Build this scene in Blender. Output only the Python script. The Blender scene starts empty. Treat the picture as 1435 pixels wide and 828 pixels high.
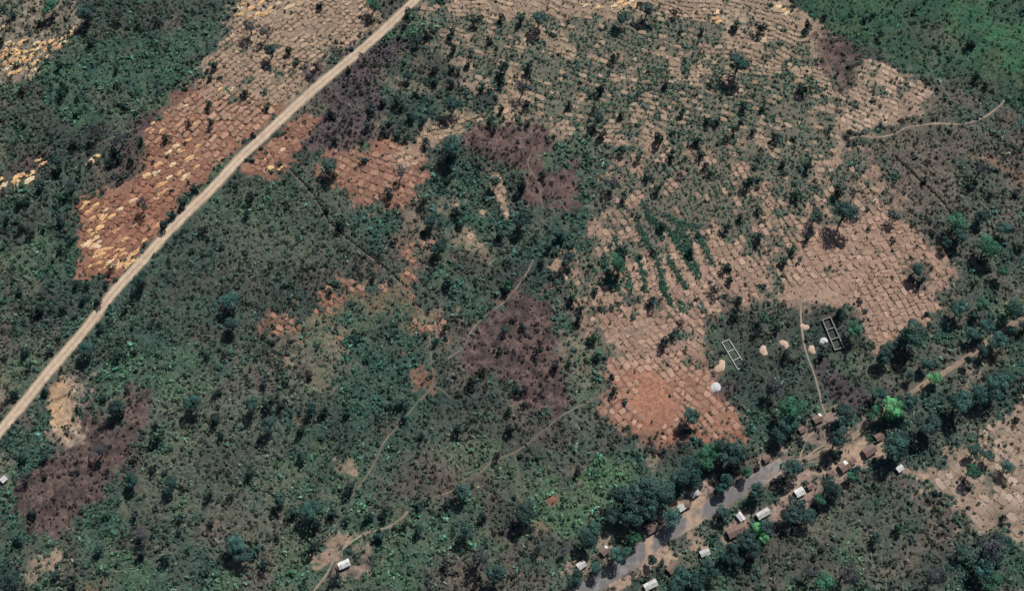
import bpy, math, random
import numpy as np
R = math.radians
random.seed(7)
rng = np.random.default_rng(7)
S = bpy.context.scene
COL = S.collection

# ------------------------------------------------------------------ camera, sky, sun, exposure
TILT, HFOV, MPP = 20.0, 50.0, 0.58          # degrees, degrees, metres per photo pixel at the centre
PW, PH = 1435.0, 828.0
TH = math.tan(R(HFOV / 2))
DIST = PW * MPP / 2 / TH
CAMP = np.array([0.0, -DIST * math.sin(R(TILT)), DIST * math.cos(R(TILT))])
cam_d = bpy.data.cameras.new('camera')
cam_d.sensor_width = 36.0
cam_d.lens = 18.0 / TH
cam_d.clip_start, cam_d.clip_end = 1.0, 30000.0
cam = bpy.data.objects.new('camera', cam_d)
cam.location = CAMP
cam.rotation_euler = (R(TILT), 0, 0)
COL.objects.link(cam)
S.camera = cam

SUN_EL, SUN_AZ = 44.0, 27.0                 # azimuth clockwise from +Y
W = bpy.data.worlds.new('World'); S.world = W; W.use_nodes = True
nt = W.node_tree
sky = nt.nodes.new('ShaderNodeTexSky'); sky.sky_type = 'NISHITA'; sky.sun_disc = False
sky.sun_elevation = R(SUN_EL); sky.sun_rotation = R(SUN_AZ)
bg = nt.nodes['Background']; bg.inputs['Strength'].default_value = 0.06
nt.links.new(sky.outputs[0], bg.inputs['Color'])
sl = bpy.data.lights.new('sun', 'SUN'); sl.energy = 5.0; sl.angle = R(0.5); sl.color = (1.0, 0.955, 0.90)
sun = bpy.data.objects.new('sun', sl); COL.objects.link(sun)
sun.rotation_euler = (R(90 - SUN_EL), 0, R(180 - SUN_AZ) )
sun.location = (200, 400, 400)
S.view_settings.view_transform = 'Standard'; S.view_settings.look = 'None'
S.view_settings.exposure = 0.0; S.view_settings.gamma = 1.0
S.cycles.max_bounces = 4; S.cycles.diffuse_bounces = 2

# ------------------------------------------------------------------ helpers
def P(px, py, z=0.0):
    """photo pixel -> world x, y on the level z"""
    u = (px - PW / 2) / (PW / 2) * TH
    v = -(py - PH / 2) / (PW / 2) * TH
    c, s = math.cos(R(TILT)), math.sin(R(TILT))
    dx, dy, dz = u, v * c + s, v * s - c
    t = (z - CAMP[2]) / dz
    return np.array([CAMP[0] + dx * t, CAMP[1] + dy * t])

def PL(pts, z=0.0):
    return np.array([P(a, b, z) for a, b in pts])

_lat = np.random.default_rng(3).random((16, 256, 256))
def vnoise(x, y, s, seed=0):
    L = _lat[seed % 16]
    x = np.asarray(x) / s + 31.7 * seed; y = np.asarray(y) / s + 17.3 * seed
    xi, yi = np.floor(x).astype(int), np.floor(y).astype(int)
    fx, fy = x - xi, y - yi
    fx = fx * fx * (3 - 2 * fx); fy = fy * fy * (3 - 2 * fy)
    a, b = L[xi % 256, yi % 256], L[(xi + 1) % 256, yi % 256]
    c, d = L[xi % 256, (yi + 1) % 256], L[(xi + 1) % 256, (yi + 1) % 256]
    return (a * (1 - fx) + b * fx) * (1 - fy) + (c * (1 - fx) + d * fx) * fy

def fbm(x, y, s, seed=0, o=4):
    t, a, w = 0, 1.0, 0.0
    for i in range(o):
        t = t + a * vnoise(x, y, s / 2 ** i, seed + i); w += a; a *= 0.55
    return np.clip((t / w - 0.5) * 1.7 + 0.5, 0, 1)

def sstep(a, b, x):
    t = np.clip((x - a) / (b - a), 0, 1)
    return t * t * (3 - 2 * t)

def sdf(poly, X, Y):
    d = np.full(X.shape, 1e18); sg = np.ones(X.shape)
    n = len(poly)
    for i in range(n):
        ax, ay = poly[i]; bx, by = poly[i - 1]
        ex, ey = bx - ax, by - ay
        wx, wy = X - ax, Y - ay
        t = np.clip((wx * ex + wy * ey) / (ex * ex + ey * ey + 1e-9), 0, 1)
        d = np.minimum(d, (wx - ex * t) ** 2 + (wy - ey * t) ** 2)
        c1, c2, c3 = Y >= ay, Y < by, ex * wy > ey * wx
        sg = np.where((c1 & c2 & c3) | (~c1 & ~c2 & ~c3), -sg, sg)
    return sg * np.sqrt(d)

def linedist(line, X, Y):
    d = np.full(X.shape, 1e18)
    for i in range(len(line) - 1):
        ax, ay = line[i]; bx, by = line[i + 1]
        ex, ey = bx - ax, by - ay
        t = np.clip(((X - ax) * ex + (Y - ay) * ey) / (ex * ex + ey * ey + 1e-9), 0, 1)
        d = np.minimum(d, (X - ax - ex * t) ** 2 + (Y - ay - ey * t) ** 2)
    return np.sqrt(d)

def mesh_np(name, V, F, mats=(), fmat=None, smooth=False):
    """V (n,3); F (m,3) or (m,4) array or a list of such arrays"""
    Fs = F if isinstance(F, list) else [F]
    Fs = [f for f in Fs if len(f)]
    me = bpy.data.meshes.new(name)
    me.vertices.add(len(V)); me.vertices.foreach_set('co', np.ascontiguousarray(V, np.float32).ravel())
    idx = np.concatenate([f.ravel() for f in Fs]).astype(np.int32)
    tot = np.concatenate([np.full(len(f), f.shape[1]) for f in Fs]).astype(np.int32)
    st = np.concatenate([[0], np.cumsum(tot)[:-1]]).astype(np.int32)
    me.loops.add(len(idx)); me.loops.foreach_set('vertex_index', idx)
    me.polygons.add(len(tot)); me.polygons.foreach_set('loop_start', st); me.polygons.foreach_set('loop_total', tot)
    for m in mats: me.materials.append(m)
    if fmat is not None: me.polygons.foreach_set('material_index', np.asarray(fmat, np.int32))
    me.polygons.foreach_set('use_smooth', np.full(len(tot), smooth))
    me.update(calc_edges=True)
    return me

def vattr(me, name, C, dom='POINT'):
    a = me.attributes.new(name, 'FLOAT_COLOR', dom)
    C4 = np.ones((len(C), 4), np.float32); C4[:, :3] = C
    a.data.foreach_set('color', C4.ravel())

def link(name, me, parent=None, loc=None, rz=0.0, sc=None, color=None):
    o = bpy.data.objects.new(name, me)
    if loc is not None: o.location = loc
    if rz: o.rotation_euler = (0, 0, rz)
    if sc is not None: o.scale = sc
    if color is not None: o.color = (*color, 1)
    if parent is not None: o.parent = parent
    COL.objects.link(o)
    return o

def tag(o, label=None, cat=None, group=None, kind=None):
    if label: o['label'] = label
    if cat: o['category'] = cat
    if group: o['group'] = group
    if kind: o['kind'] = kind
    return o

class MB:
    """collects boxes and prisms for one mesh"""
    def __init__(s): s.v = []; s.f = []; s.m = []
    def add(s, vs, fs, mi=0):
        b = len(s.v); s.v += [tuple(v) for v in vs]
        for f in fs: s.f.append([b + i for i in f]); s.m.append(mi)
    def box(s, x0, x1, y0, y1, z0, z1, mi=0):
        s.add([(x0,y0,z0),(x1,y0,z0),(x1,y1,z0),(x0,y1,z0),(x0,y0,z1),(x1,y0,z1),(x1,y1,z1),(x0,y1,z1)],
              [(0,3,2,1),(4,5,6,7),(0,1,5,4),(1,2,6,5),(2,3,7,6),(3,0,4,7)], mi)
    def tube(s, a, b, ra, rb, n=6, mi=0):
        a, b = np.array(a, float), np.array(b, float)
        d = b - a; d /= np.linalg.norm(d) + 1e-9
        u = np.cross(d, (0.3, 0.9, 0.2)); u /= np.linalg.norm(u); w = np.cross(d, u)
        vs = [a + ra * (math.cos(k*2*math.pi/n) * u + math.sin(k*2*math.pi/n) * w) for k in range(n)] + \
             [b + rb * (math.cos(k*2*math.pi/n) * u + math.sin(k*2*math.pi/n) * w) for k in range(n)]
        s.add(vs, [(k, (k+1) % n, n + (k+1) % n, n + k) for k in range(n)] + [tuple(range(n, 2*n))], mi)
    def mesh(s, name, mats, smooth=False):
        me = bpy.data.meshes.new(name); me.from_pydata(s.v, [], s.f)
        for m in mats: me.materials.append(m)
        me.polygons.foreach_set('material_index', s.m)
        me.polygons.foreach_set('use_smooth', [smooth] * len(s.m))
        me.update(); return me

# ------------------------------------------------------------------ materials
def new_mat(name):
    m = bpy.data.materials.new(name); m.use_nodes = True
    n = m.node_tree.nodes; b = n['Principled BSDF']
    b.inputs['Roughness'].default_value = 0.95
    b.inputs['Specular IOR Level'].default_value = 0.15
    return m, m.node_tree, b

def nd(t, typ, **kw):
    n = t.nodes.new(typ)
    for k, v in kw.items(): setattr(n, k, v)
    return n

def noise_gain(t, scale, lo, hi, detail=4, coord='Object'):
    tc = nd(t, 'ShaderNodeTexCoord'); nz = nd(t, 'ShaderNodeTexNoise')
    nz.inputs['Scale'].default_value = scale; nz.inputs['Detail'].default_value = detail
    t.links.new(tc.outputs[coord], nz.inputs['Vector'])
    mr = nd(t, 'ShaderNodeMapRange')
    mr.inputs['From Min'].default_value = 0.3; mr.inputs['From Max'].default_value = 0.7
    mr.inputs['To Min'].default_value = lo; mr.inputs['To Max'].default_value = hi
    t.links.new(nz.outputs['Fac'], mr.inputs['Value'])
    return mr.outputs['Result'], nz

def mul(t, col, fac):
    v = nd(t, 'ShaderNodeVectorMath', operation='SCALE')
    t.links.new(col, v.inputs[0]); t.links.new(fac, v.inputs['Scale'])
    return v.outputs['Vector']

def attr_mat(name, attr, s1, s2, lo=0.75, hi=1.25, bump=0.6, bdist=0.3, coord='Object'):
    m, t, b = new_mat(name)
    a = nd(t, 'ShaderNodeAttribute', attribute_name=attr)
    g1, n1 = noise_gain(t, s1, lo, hi, 5, coord); g2, n2 = noise_gain(t, s2, lo, hi, 3, coord)
    c = mul(t, mul(t, a.outputs['Color'], g1), g2)
    t.links.new(c, b.inputs['Base Color'])
    bp = nd(t, 'ShaderNodeBump'); bp.inputs['Strength'].default_value = bump; bp.inputs['Distance'].default_value = bdist
    t.links.new(n2.outputs['Fac'], bp.inputs['Height']); t.links.new(bp.outputs['Normal'], b.inputs['Normal'])
    return m

def objcol_mat(name, s1, lo, hi, bump=0.5, bdist=0.15):
    m, t, b = new_mat(name)
    oi = nd(t, 'ShaderNodeObjectInfo')
    g1, n1 = noise_gain(t, s1, lo, hi, 5)
    t.links.new(mul(t, oi.outputs['Color'], g1), b.inputs['Base Color'])
    bp = nd(t, 'ShaderNodeBump'); bp.inputs['Strength'].default_value = bump; bp.inputs['Distance'].default_value = bdist
    t.links.new(n1.outputs['Fac'], bp.inputs['Height']); t.links.new(bp.outputs['Normal'], b.inputs['Normal'])
    return m

def plain_mat(name, col, s=1.0, lo=0.8, hi=1.15, rough=0.95, bump=0.3):
    m, t, b = new_mat(name)
    rgb = nd(t, 'ShaderNodeRGB'); rgb.outputs[0].default_value = (*col, 1)
    g, n = noise_gain(t, s, lo, hi)
    t.links.new(mul(t, rgb.outputs[0], g), b.inputs['Base Color'])
    b.inputs['Roughness'].default_value = rough
    bp = nd(t, 'ShaderNodeBump'); bp.inputs['Strength'].default_value = bump; bp.inputs['Distance'].default_value = 0.1
    t.links.new(n.outputs['Fac'], bp.inputs['Height']); t.links.new(bp.outputs['Normal'], b.inputs['Normal'])
    return m

def leaf_mat(name, source):
    m, t, b = new_mat(name)
    if source == 'object':
        src = nd(t, 'ShaderNodeObjectInfo').outputs['Color']
    else:
        a = nd(t, 'ShaderNodeAttribute', attribute_name='tcol'); a.attribute_type = 'INSTANCER'
        src = a.outputs['Color']
    v = nd(t, 'ShaderNodeAttribute', attribute_name='leafv')
    mm = nd(t, 'ShaderNodeVectorMath', operation='MULTIPLY')
    t.links.new(src, mm.inputs[0]); t.links.new(v.outputs['Color'], mm.inputs[1])
    t.links.new(mm.outputs['Vector'], b.inputs['Base Color'])
    b.inputs['Roughness'].default_value = 0.8
    tr = nd(t, 'ShaderNodeBsdfTranslucent'); t.links.new(mm.outputs['Vector'], tr.inputs['Color'])
    mx = nd(t, 'ShaderNodeMixShader'); mx.inputs['Fac'].default_value = 0.18
    t.links.new(b.outputs[0], mx.inputs[1]); t.links.new(tr.outputs[0], mx.inputs[2])
    t.links.new(mx.outputs[0], t.nodes['Material Output'].inputs['Surface'])
    return m

M_GROUND = attr_mat('ground_soil', 'col', 0.35, 1.4, 0.72, 1.3, 0.8, 0.5)
M_ROAD = attr_mat('dirt_surface', 'col', 0.25, 1.2, 0.86, 1.14, 0.4, 0.15)
M_BED = objcol_mat('bed_soil', 0.6, 0.64, 1.34, 0.7, 0.4)
M_BEDS = attr_mat('bed_soil_joined', 'col', 0.5, 1.3, 0.82, 1.18, 0.6, 0.3)
M_LEAF = leaf_mat('foliage', 'object')
M_TUFT = leaf_mat('grass_leaf', 'inst')
M_BARK = plain_mat('bark', (0.09, 0.07, 0.055), 2.0)
M_STRAW = objcol_mat('straw', 1.3, 0.65, 1.3, 0.8, 0.3)
M_MUD = plain_mat('mud_wall', (0.22, 0.14, 0.095), 1.2, 0.75, 1.2)
M_THATCH = plain_mat('old_thatch', (0.19, 0.135, 0.115), 1.6, 0.62, 1.35, bump=0.8)
M_WOOD = plain_mat('door_wood', (0.10, 0.065, 0.04), 3.0)
M_BLOCK = plain_mat('white_block', (0.54, 0.55, 0.53), 0.8, 0.6, 1.15)
M_GREYB = plain_mat('grey_brick', (0.30, 0.28, 0.26), 1.0, 0.7, 1.2)
M_SANDW = plain_mat('white_sand', (0.54, 0.55, 0.56), 0.9, 0.7, 1.12, bump=.9)
M_SANDC = plain_mat('cream_sand', (0.50, 0.37, 0.275), 0.6, 0.8, 1.15)
def tin_mat():
    m, t, b = new_mat('tin_sheet')
    oi = nd(t, 'ShaderNodeObjectInfo')
    g, n = noise_gain(t, 0.9, 0.62, 1.06)
    r2, n2 = noise_gain(t, 0.35, -.6, 1.1, 6)
    tc = nd(t, 'ShaderNodeTexCoord'); wv = nd(t, 'ShaderNodeTexWave'); wv.bands_direction = 'X'
    wv.inputs['Scale'].default_value = 1.3
    t.links.new(tc.outputs['Object'], wv.inputs['Vector'])
    bp = nd(t, 'ShaderNodeBump'); bp.inputs['Strength'].default_value = 0.5; bp.inputs['Distance'].default_value = 0.06
    t.links.new(wv.outputs['Fac'], bp.inputs['Height']); t.links.new(bp.outputs['Normal'], b.inputs['Normal'])
    mxr = nd(t, 'ShaderNodeMix', data_type='RGBA'); mxr.inputs[7].default_value = (.33, .24, .17, 1)
    ml = nd(t, 'ShaderNodeMath', operation='MULTIPLY', use_clamp=True); ml.inputs[1].default_value = .55
    t.links.new(r2, ml.inputs[0]); t.links.new(ml.outputs[0], mxr.inputs[0])
    t.links.new(mul(t, oi.outputs['Color'], g), mxr.inputs[6]); t.links.new(mxr.outputs[2], b.inputs['Base Color'])
    b.inputs['Roughness'].default_value = 0.55
    return m
M_TIN = tin_mat()

# ------------------------------------------------------------------ zones of the land (photo pixels; x, y)
def Z(a, b=None, s=14, d=0.0, ta=(.045,.07,.05), tb=(.08,.085,.055), th=1.0):
    return dict(a=np.array(a), b=np.array(b or a), s=s, d=d, ta=np.array(ta), tb=np.array(tb), th=th)
PAL = {
 'scrub':  Z((.042,.072,.060), (.078,.090,.072), 14, 1.0, (.054,.112,.088), (.092,.122,.092), .95),
 'teal':   Z((.036,.074,.060), (.058,.086,.068), 10, 1.1, (.050,.135,.098), (.070,.122,.090), .9),
 'marsh':  Z((.026,.070,.046), (.062,.092,.054), 14, .5, (.025,.11,.058), (.05,.12,.06), .8),
 'emerald':Z((.032,.125,.062), (.06,.115,.06), 9, .45, (.03,.135,.07), (.06,.125,.065), .8),
 'bright': Z((.065,.13,.075), (.085,.115,.076), 8, 1.05, (.10,.255,.135), (.11,.18,.105), .85),
 'dark':   Z((.034,.048,.044), (.058,.062,.055), 12, .8, (.032,.060,.050), (.054,.07,.058), .8),
 'olive':  Z((.085,.105,.08), (.11,.112,.086), 14, .8, (.085,.125,.092), (.115,.13,.095), .8),
 'dry':    Z((.14,.112,.092), (.10,.088,.074), 12, .7, (.085,.09,.068), (.13,.11,.085), .8),
 'burnt':  Z((.058,.042,.041), (.140,.094,.084), 6, .4, (.036,.026,.030), (.075,.052,.052), .8),
 'ash':    Z((.062,.048,.055), (.10,.078,.080), 7, .8, (.034,.03,.034), (.07,.06,.06), .9),
 'tan':    Z((.24,.175,.13), (.32,.235,.17), 8, .08, (.045,.08,.058), (.09,.09,.065), .7),
 'pink':   Z((.26,.17,.128), (.33,.22,.165), 8, .06, (.06,.075,.055), (.11,.09,.07), .6),
 'red':    Z((.20,.098,.068), (.29,.15,.102), 7, .06, (.05,.055,.045), (.09,.07,.055), .6),
 'smooth': Z((.37,.19,.125), (.30,.15,.10), 9, .0),
 'sand':   Z((.40,.285,.20), (.32,.23,.175), 8, .03, (.07,.085,.06), (.12,.1,.07), .5),
 'yard':   Z((.24,.175,.145), (.32,.235,.19), 8, .05, (.06,.08,.06), (.1,.09,.07), .5),
 'pale':   Z((.40,.31,.225), (.20,.16,.125), 3, .3, (.07,.085,.065), (.16,.13,.1), .8),
 'pit':    Z((.43,.29,.175), (.36,.245,.155), 8, .0),
}
# (colour, polygon, strength, softness m, raggedness m)
ZONES = [
 ('dry', [(1180,100),(1300,110),(1435,150),(1435,310),(1330,300),(1240,260),(1200,220)], .8, 8, 30),
 ('dry', [(1190,490),(1330,480),(1300,545),(1230,560),(1190,540)], .7, 6, 16),
 ('dry', [(1080,690),(1200,670),(1320,690),(1330,770),(1250,828),(1080,828),(1060,780)], .55, 8, 30),
 ('dry', [(480,590),(900,590),(900,650),(760,700),(620,720),(500,700)], .22, 14, 40),
 ('dry', [(170,400),(330,380),(390,430),(300,470),(180,470)], .25, 12, 30),
 ('dry', [(430,330),(560,370),(560,400),(440,400)], .3, 8, 20),
 ('dark', [(290,270),(410,240),(470,320),(560,400),(450,440),(330,470),(250,440),(210,400)], .5, 12, 30),
 ('teal', [(150,40),(180,25),(240,50),(275,95),(250,120),(180,150),(140,180),(70,190),(20,190),(30,140),(100,120)], .85, 6, 18),
 ('bright', [(200,60),(260,50),(275,95),(220,110),(150,130),(120,160),(60,190),(90,140),(170,100)], .5, 6, 20), ('bright', [(330,280),(420,300),(450,350),(380,350),(330,320)], .4, 6, 20),
 ('marsh', [(1105,-30),(1480,-30),(1480,150),(1400,140),(1340,112),(1285,112),(1200,62),(1135,50)], .95, 8, 16),
 ('dark', [(1270,10),(1330,30),(1310,80),(1250,60)], .5, 8, 20), ('olive', [(1295,40),(1360,55),(1350,100),(1300,95)], .8, 6, 14),
 ('emerald', [(1300,0),(1390,0),(1395,40),(1370,52),(1330,40)], .8, 5, 16), ('emerald', [(1385,30),(1440,20),(1440,110),(1400,80),(1375,60)], .8, 5, 16), ('emerald', [(1345,70),(1370,70),(1360,100),(1345,110)], .7, 4, 10), ('emerald', [(1190,0),(1250,0),(1260,40),(1215,40)], .6, 6, 16), ('dark', [(1395,-10),(1440,-10),(1440,25),(1400,20)], .7, 5, 12), ('dark', [(1330,85),(1400,110),(1440,120),(1440,150),(1330,115)], .6, 5, 14),
 ('marsh', [(1150,10),(1260,5),(1270,60),(1210,50),(1180,25)], .8, 6, 14), ('dark',[(1140,30),(1200,60),(1270,95),(1285,112),(1230,90),(1180,60)], .7, 5, 10),
 ('teal', [(415,440),(470,400),(560,420),(600,450),(610,500),(570,550),(480,560),(410,530),(430,490)], .7, 10, 30),
 ('teal', [(580,245),(640,235),(690,260),(680,310),(640,330),(590,320)], .7, 6, 16),
 ('teal', [(755,180),(800,170),(830,240),(835,280),(790,310),(770,240)], .75, 6, 14),
 ('teal', [(480,60),(560,70),(610,110),(620,150),(560,200),(520,180),(540,120)], .6, 6, 18),
 ('teal', [(90,230),(120,250),(100,330),(60,370),(90,430),(150,400),(120,330),(105,300)], .5, 8, 20),
 ('teal', [(1310,300),(1400,330),(1435,330),(1435,400),(1380,400),(1320,360)], .5, 8, 20),
 ('teal', [(1340,225),(1400,225),(1400,290),(1350,290)], .6, 6, 14),
 ('teal', [(0,740),(60,720),(100,780),(60,828),(0,828)], .5, 8, 20),
 ('bright', [(745,690),(800,680),(850,650),(895,645),(880,670),(850,700),(825,750),(780,765),(745,740)], 1.0, 5, 14),
 ('bright', [(110,760),(150,740),(200,780),(240,800),(220,828),(110,828)], .7, 8, 20),
 ('bright', [(660,735),(695,740),(700,775),(670,770)], .7, 4, 10), ('bright', [(470,810),(540,790),(580,828),(470,828)], .6, 5, 12),
 ('bright', [(420,500),(450,520),(450,570),(430,560)], .6, 4, 10), ('olive', [(340,270),(480,330),(470,390),(330,370),(290,320)], .6, 10, 24),
 ('olive', [(200,560),(330,520),(400,620),(390,760),(260,760),(200,690)], .65, 14, 40), ('bright', [(250,50),(310,25),(315,60),(270,75)], .4, 5, 14),
 # fields of earth beds
 ('tan', [(285,82),(312,58),(332,-10),(508,-10),(536,26),(480,75),(430,122),(392,156),(330,170),(265,150),(262,125),(292,105)], .97, 2.5, 7),
 ('red', [(262,125),(310,140),(392,156),(330,213),(288,250),(240,305),(195,355),(170,387),(115,380),(108,340),(110,285),(165,265),(198,240),(203,190),(200,178)], .97, 2.5, 7),
 ('pale', [(0,-20),(112,-20),(118,30),(75,78),(40,105),(-30,118),(-30,0)], .75, 4, 14), ('dark', [(105,-10),(330,-10),(320,20),(180,35),(120,40)], .6, 6, 14),
 ('pale', [(328,-20),(470,-20),(430,20),(380,35),(328,30)], .6, 4, 12),
 ('red', [(335,236),(362,208),(412,166),(455,160),(440,185),(415,215),(388,246),(350,250)], .95, 2.5, 6),
 ('tan', [(470,180),(530,165),(550,190),(480,200)], .5, 3, 10), ('tan', [(535,110),(610,110),(620,135),(540,135)], .4, 3, 12),
 ('red', [(448,207),(530,203),(556,192),(600,214),(587,262),(572,287),(520,286),(450,252)], .92, 2.5, 8),
 ('tan', [(598,182),(640,158),(722,143),(722,182),(660,186),(600,214),(560,235),(545,220)], .9, 3, 9),
 ('tan', [(588,14),(660,-15),(1100,-10),(1135,55),(1160,95),(1178,140),(1190,215),(1160,255),(960,205),(850,210),(770,178),(720,150),(622,100)], .92, 5, 16),
 ('pink', [(850,210),(960,205),(1160,255),(1150,300),(1120,380),(1090,415),(1000,440),(900,430),(805,440),(782,372),(830,332),(850,280)], .92, 5, 14),
 ('pink', [(805,440),(900,425),(1000,435),(1010,445),(985,470),(990,505),(940,520),(845,515),(850,480)], .95, 3, 8),
 ('red', [(845,510),(940,505),(1000,510),(1010,550),(1045,590),(1040,610),(1000,605),(960,600),(935,625),(880,612),(838,580),(865,550)], .95, 3, 6),
 ('smooth', [(898,520),(925,530),(955,570),(925,605),(905,600),(890,560)], .9, 6, 8),
 ('dry', [(1190,225),(1300,255),(1355,350),(1340,450),(1300,460),(1240,490),(1200,440),(1240,280)], .8, 6, 14), ('pink', [(1150,200),(1200,212),(1235,255),(1250,300),(1190,325),(1115,340),(1140,250)], .75, 6, 16),
 ('pink', [(1128,312),(1190,310),(1235,288),(1292,330),(1336,382),(1300,452),(1270,457),(1236,488),(1210,482),(1198,432),(1132,428),(1082,428),(1090,402),(1120,380)], .96, 3, 6),
 ('dark', [(1265,380),(1290,360),(1310,385),(1298,410),(1278,410)], .8, 3, 8),
 ('sand', [(1085,412),(1130,400),(1170,405),(1170,424),(1122,428),(1085,428)], .8, 3, 4),
 ('tan', [(1213,84),(1250,95),(1300,123),(1312,135),(1282,155),(1225,186),(1182,192),(1168,140),(1195,112)], .9, 3, 8),
 ('tan', [(1172,180),(1290,148),(1285,160),(1200,188)], .9, 2, 3), ('tan', [(1075,-10),(1100,-5),(1140,45),(1170,50),(1145,60),(1060,45)], .8, 3, 8),
 ('pale', [(850,-10),(900,-10),(900,25),(860,20)], .8, 4, 10), ('pale', [(990,10),(1060,20),(1065,50),(1000,40)], .8, 4, 10),
 ('tan', [(684,236),(700,240),(718,300),(708,305),(692,270)], .9, 2, 4), ('tan', [(622,325),(650,315),(695,360),(680,365)], .85, 2, 5),
 ('red', [(552,340),(565,335),(590,360),(575,372)], .85, 2, 5), ('red', [(560,375),(580,378),(595,400),(570,398)], .85, 2, 5),
 ('tan', [(568,290),(580,290),(600,330),(608,360),(595,362)], .7, 2, 5), ('tan', [(610,280),(650,275),(645,300),(615,298)], .5, 2, 8), ('tan', [(668,290),(690,285),(690,305),(668,302)], .85, 2, 5),
 ('red', [(366,445),(382,436),(400,440),(402,452),(380,466),(366,460)], .66, 2, 5), ('red', [(450,420),(468,412),(480,428),(468,442),(452,438)], .66, 2, 5),
 ('red', [(505,405),(525,410),(535,430),(520,435)], .66, 2, 5), ('red', [(535,395),(545,398),(552,415),(540,418)], .66, 2, 5), ('tan', [(460,460),(478,470),(475,490),(462,480)], .6, 2, 6), ('red', [(580,440),(596,455),(592,470),(578,455)], .7, 2, 5),
 ('red', [(575,520),(605,515),(608,545),(580,548)], .66, 3, 6), ('tan', [(398,500),(412,498),(412,515),(398,514)], .7, 2, 4),
 ('tan', [(470,645),(495,648),(498,662),(472,660)], .75, 2, 4), ('red', [(415,570),(430,568),(428,590),(415,590)], .6, 2, 5),
 ('red', [(765,698),(782,697),(782,708),(766,710)], .8, 1.5, 3), ('red', [(745,735),(768,735),(768,750),(747,748)], .7, 1.5, 3),
 ('tan', [(895,618),(905,618),(916,655),(905,655)], .6, 2, 4), ('tan', [(780,460),(820,470),(840,520),(820,540),(790,520),(765,490)], .55, 4, 14),
 ('red', [(1360,218),(1385,215),(1435,245),(1430,252)], .4, 2, 4),
 ('red', [(440,408),(470,395),(520,388),(575,395),(610,420),(600,470),(560,440),(500,425),(470,450),(425,470)], .62, 4, 26), ('tan', [(600,395),(625,430),(640,480),(615,470),(590,430)], .45, 3, 16), ('tan', [(410,470),(470,460),(500,520),(430,560),(410,520)], .35, 4, 26), ('bright', [(430,440),(480,430),(560,400),(600,440),(520,460),(440,480)], .5, 4, 20),
 # burnt ground
 ('burnt', [(165,200),(200,170),(275,120),(262,130),(205,180),(205,240),(180,262),(170,240)], .8, 3, 8), ('ash', [(130,185),(170,160),(200,175),(190,215),(150,215)], .6, 4, 12),
 ('ash', [(438,110),(470,80),(520,60),(560,70),(535,110),(530,150),(500,205),(440,210),(425,200),(455,165)], .9, 4, 14), ('ash',[(500,20),(540,10),(560,0),(590,0),(560,40),(520,60)], .5, 3, 8),
 ('burnt', [(648,190),(700,176),(760,185),(772,228),(806,238),(802,286),(735,288),(722,250),(660,216)], .97, 4, 12),
 ('burnt', [(630,510),(655,468),(700,425),(725,405),(772,418),(780,470),(803,560),(780,592),(725,552),(670,522)], .95, 4, 12),
 ('burnt', [(18,690),(70,642),(100,590),(122,548),(140,565),(150,590),(172,592),(188,545),(205,553),(200,595),(186,640),(120,712),(82,757),(50,742),(20,712)], .92, 3, 10),
 ('burnt', [(1143,55),(1180,48),(1208,80),(1195,130),(1176,132),(1155,85)], .85, 3, 8),
 ('ash', [(1145,515),(1185,520),(1210,560),(1200,590),(1170,565),(1152,545)], .9, 3, 8), ('burnt', [(1195,655),(1260,670),(1250,700),(1200,690)], .5, 4, 10),
 ('ash', [(330,250),(380,240),(400,250),(360,270)], .5, 3, 8), ('burnt',[(0,225),(40,200),(70,215),(50,260),(0,270)], .5, 4, 10),
 # bare ground
 ('pit', [(73,545),(84,527),(100,533),(106,598),(96,606),(76,600),(68,588)], .95, 1.5, 3), ('pale', [(95,520),(125,530),(128,560),(112,600),(120,615),(70,625),(66,600),(100,606)], .7, 3, 8),
 ('tan', [(-10,500),(14,500),(20,540),(-10,590)], .6, 2, 6), ('yard', [(-10,640),(12,645),(15,690),(-10,690)], .8, 2, 5),
 ('tan', [(40,805),(60,775),(85,770),(80,795),(45,812)], .8, 2, 6), ('red', [(118,822),(135,816),(138,835),(115,835)], .8, 1.5, 4),
 ('tan', [(436,780),(470,736),(488,740),(512,748),(484,768),(462,792),(446,797)], .95, 2, 4), ('yard', [(490,762),(510,745),(513,765),(520,800),(505,800),(495,785)], .7, 2, 6), ('yard', [(460,794),(475,782),(508,790),(508,806),(470,812),(456,810)], .85, 2, 5),
 ('tan', [(1297,655),(1345,640),(1392,590),(1435,555),(1480,560),(1480,745),(1380,748),(1340,732),(1325,702),(1298,690)], .92, 4, 12),
 ('yard', [(1345,500),(1370,500),(1372,540),(1350,545)], .6, 3, 8),
 ('dark', [(990,440),(1110,425),(1200,430),(1215,480),(1190,510),(1145,515),(1150,560),(1060,590),(1015,555),(1000,545),(990,500)], .8, 3, 8), ('ash', [(1000,535),(1025,530),(1040,545),(1020,560),(1000,555)], .6, 2, 4),
 ('sand', [(986,520),(1000,515),(998,535),(988,545)], .6, 1.5, 4), ('bright', [(1128,555),(1160,560),(1165,580),(1130,585)], .4, 2, 5),
 # village yards
 ('yard', [(1120,598),(1140,585),(1165,575),(1172,565),(1180,575),(1160,600),(1165,625),(1140,625),(1125,612)], .85, 2, 4),
 ('sand', [(1180,625),(1200,612),(1222,618),(1230,605),(1245,605),(1235,640),(1205,652),(1190,665),(1150,665),(1150,648),(1180,645)], .92, 2, 4),
 ('yard', [(1115,652),(1130,655),(1150,690),(1135,705),(1120,715),(1100,735),(1085,720),(1100,690)], .9, 2, 4),
 ('yard', [(1200,585),(1215,585),(1200,610),(1175,630),(1175,615)], .8, 2, 4),
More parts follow.
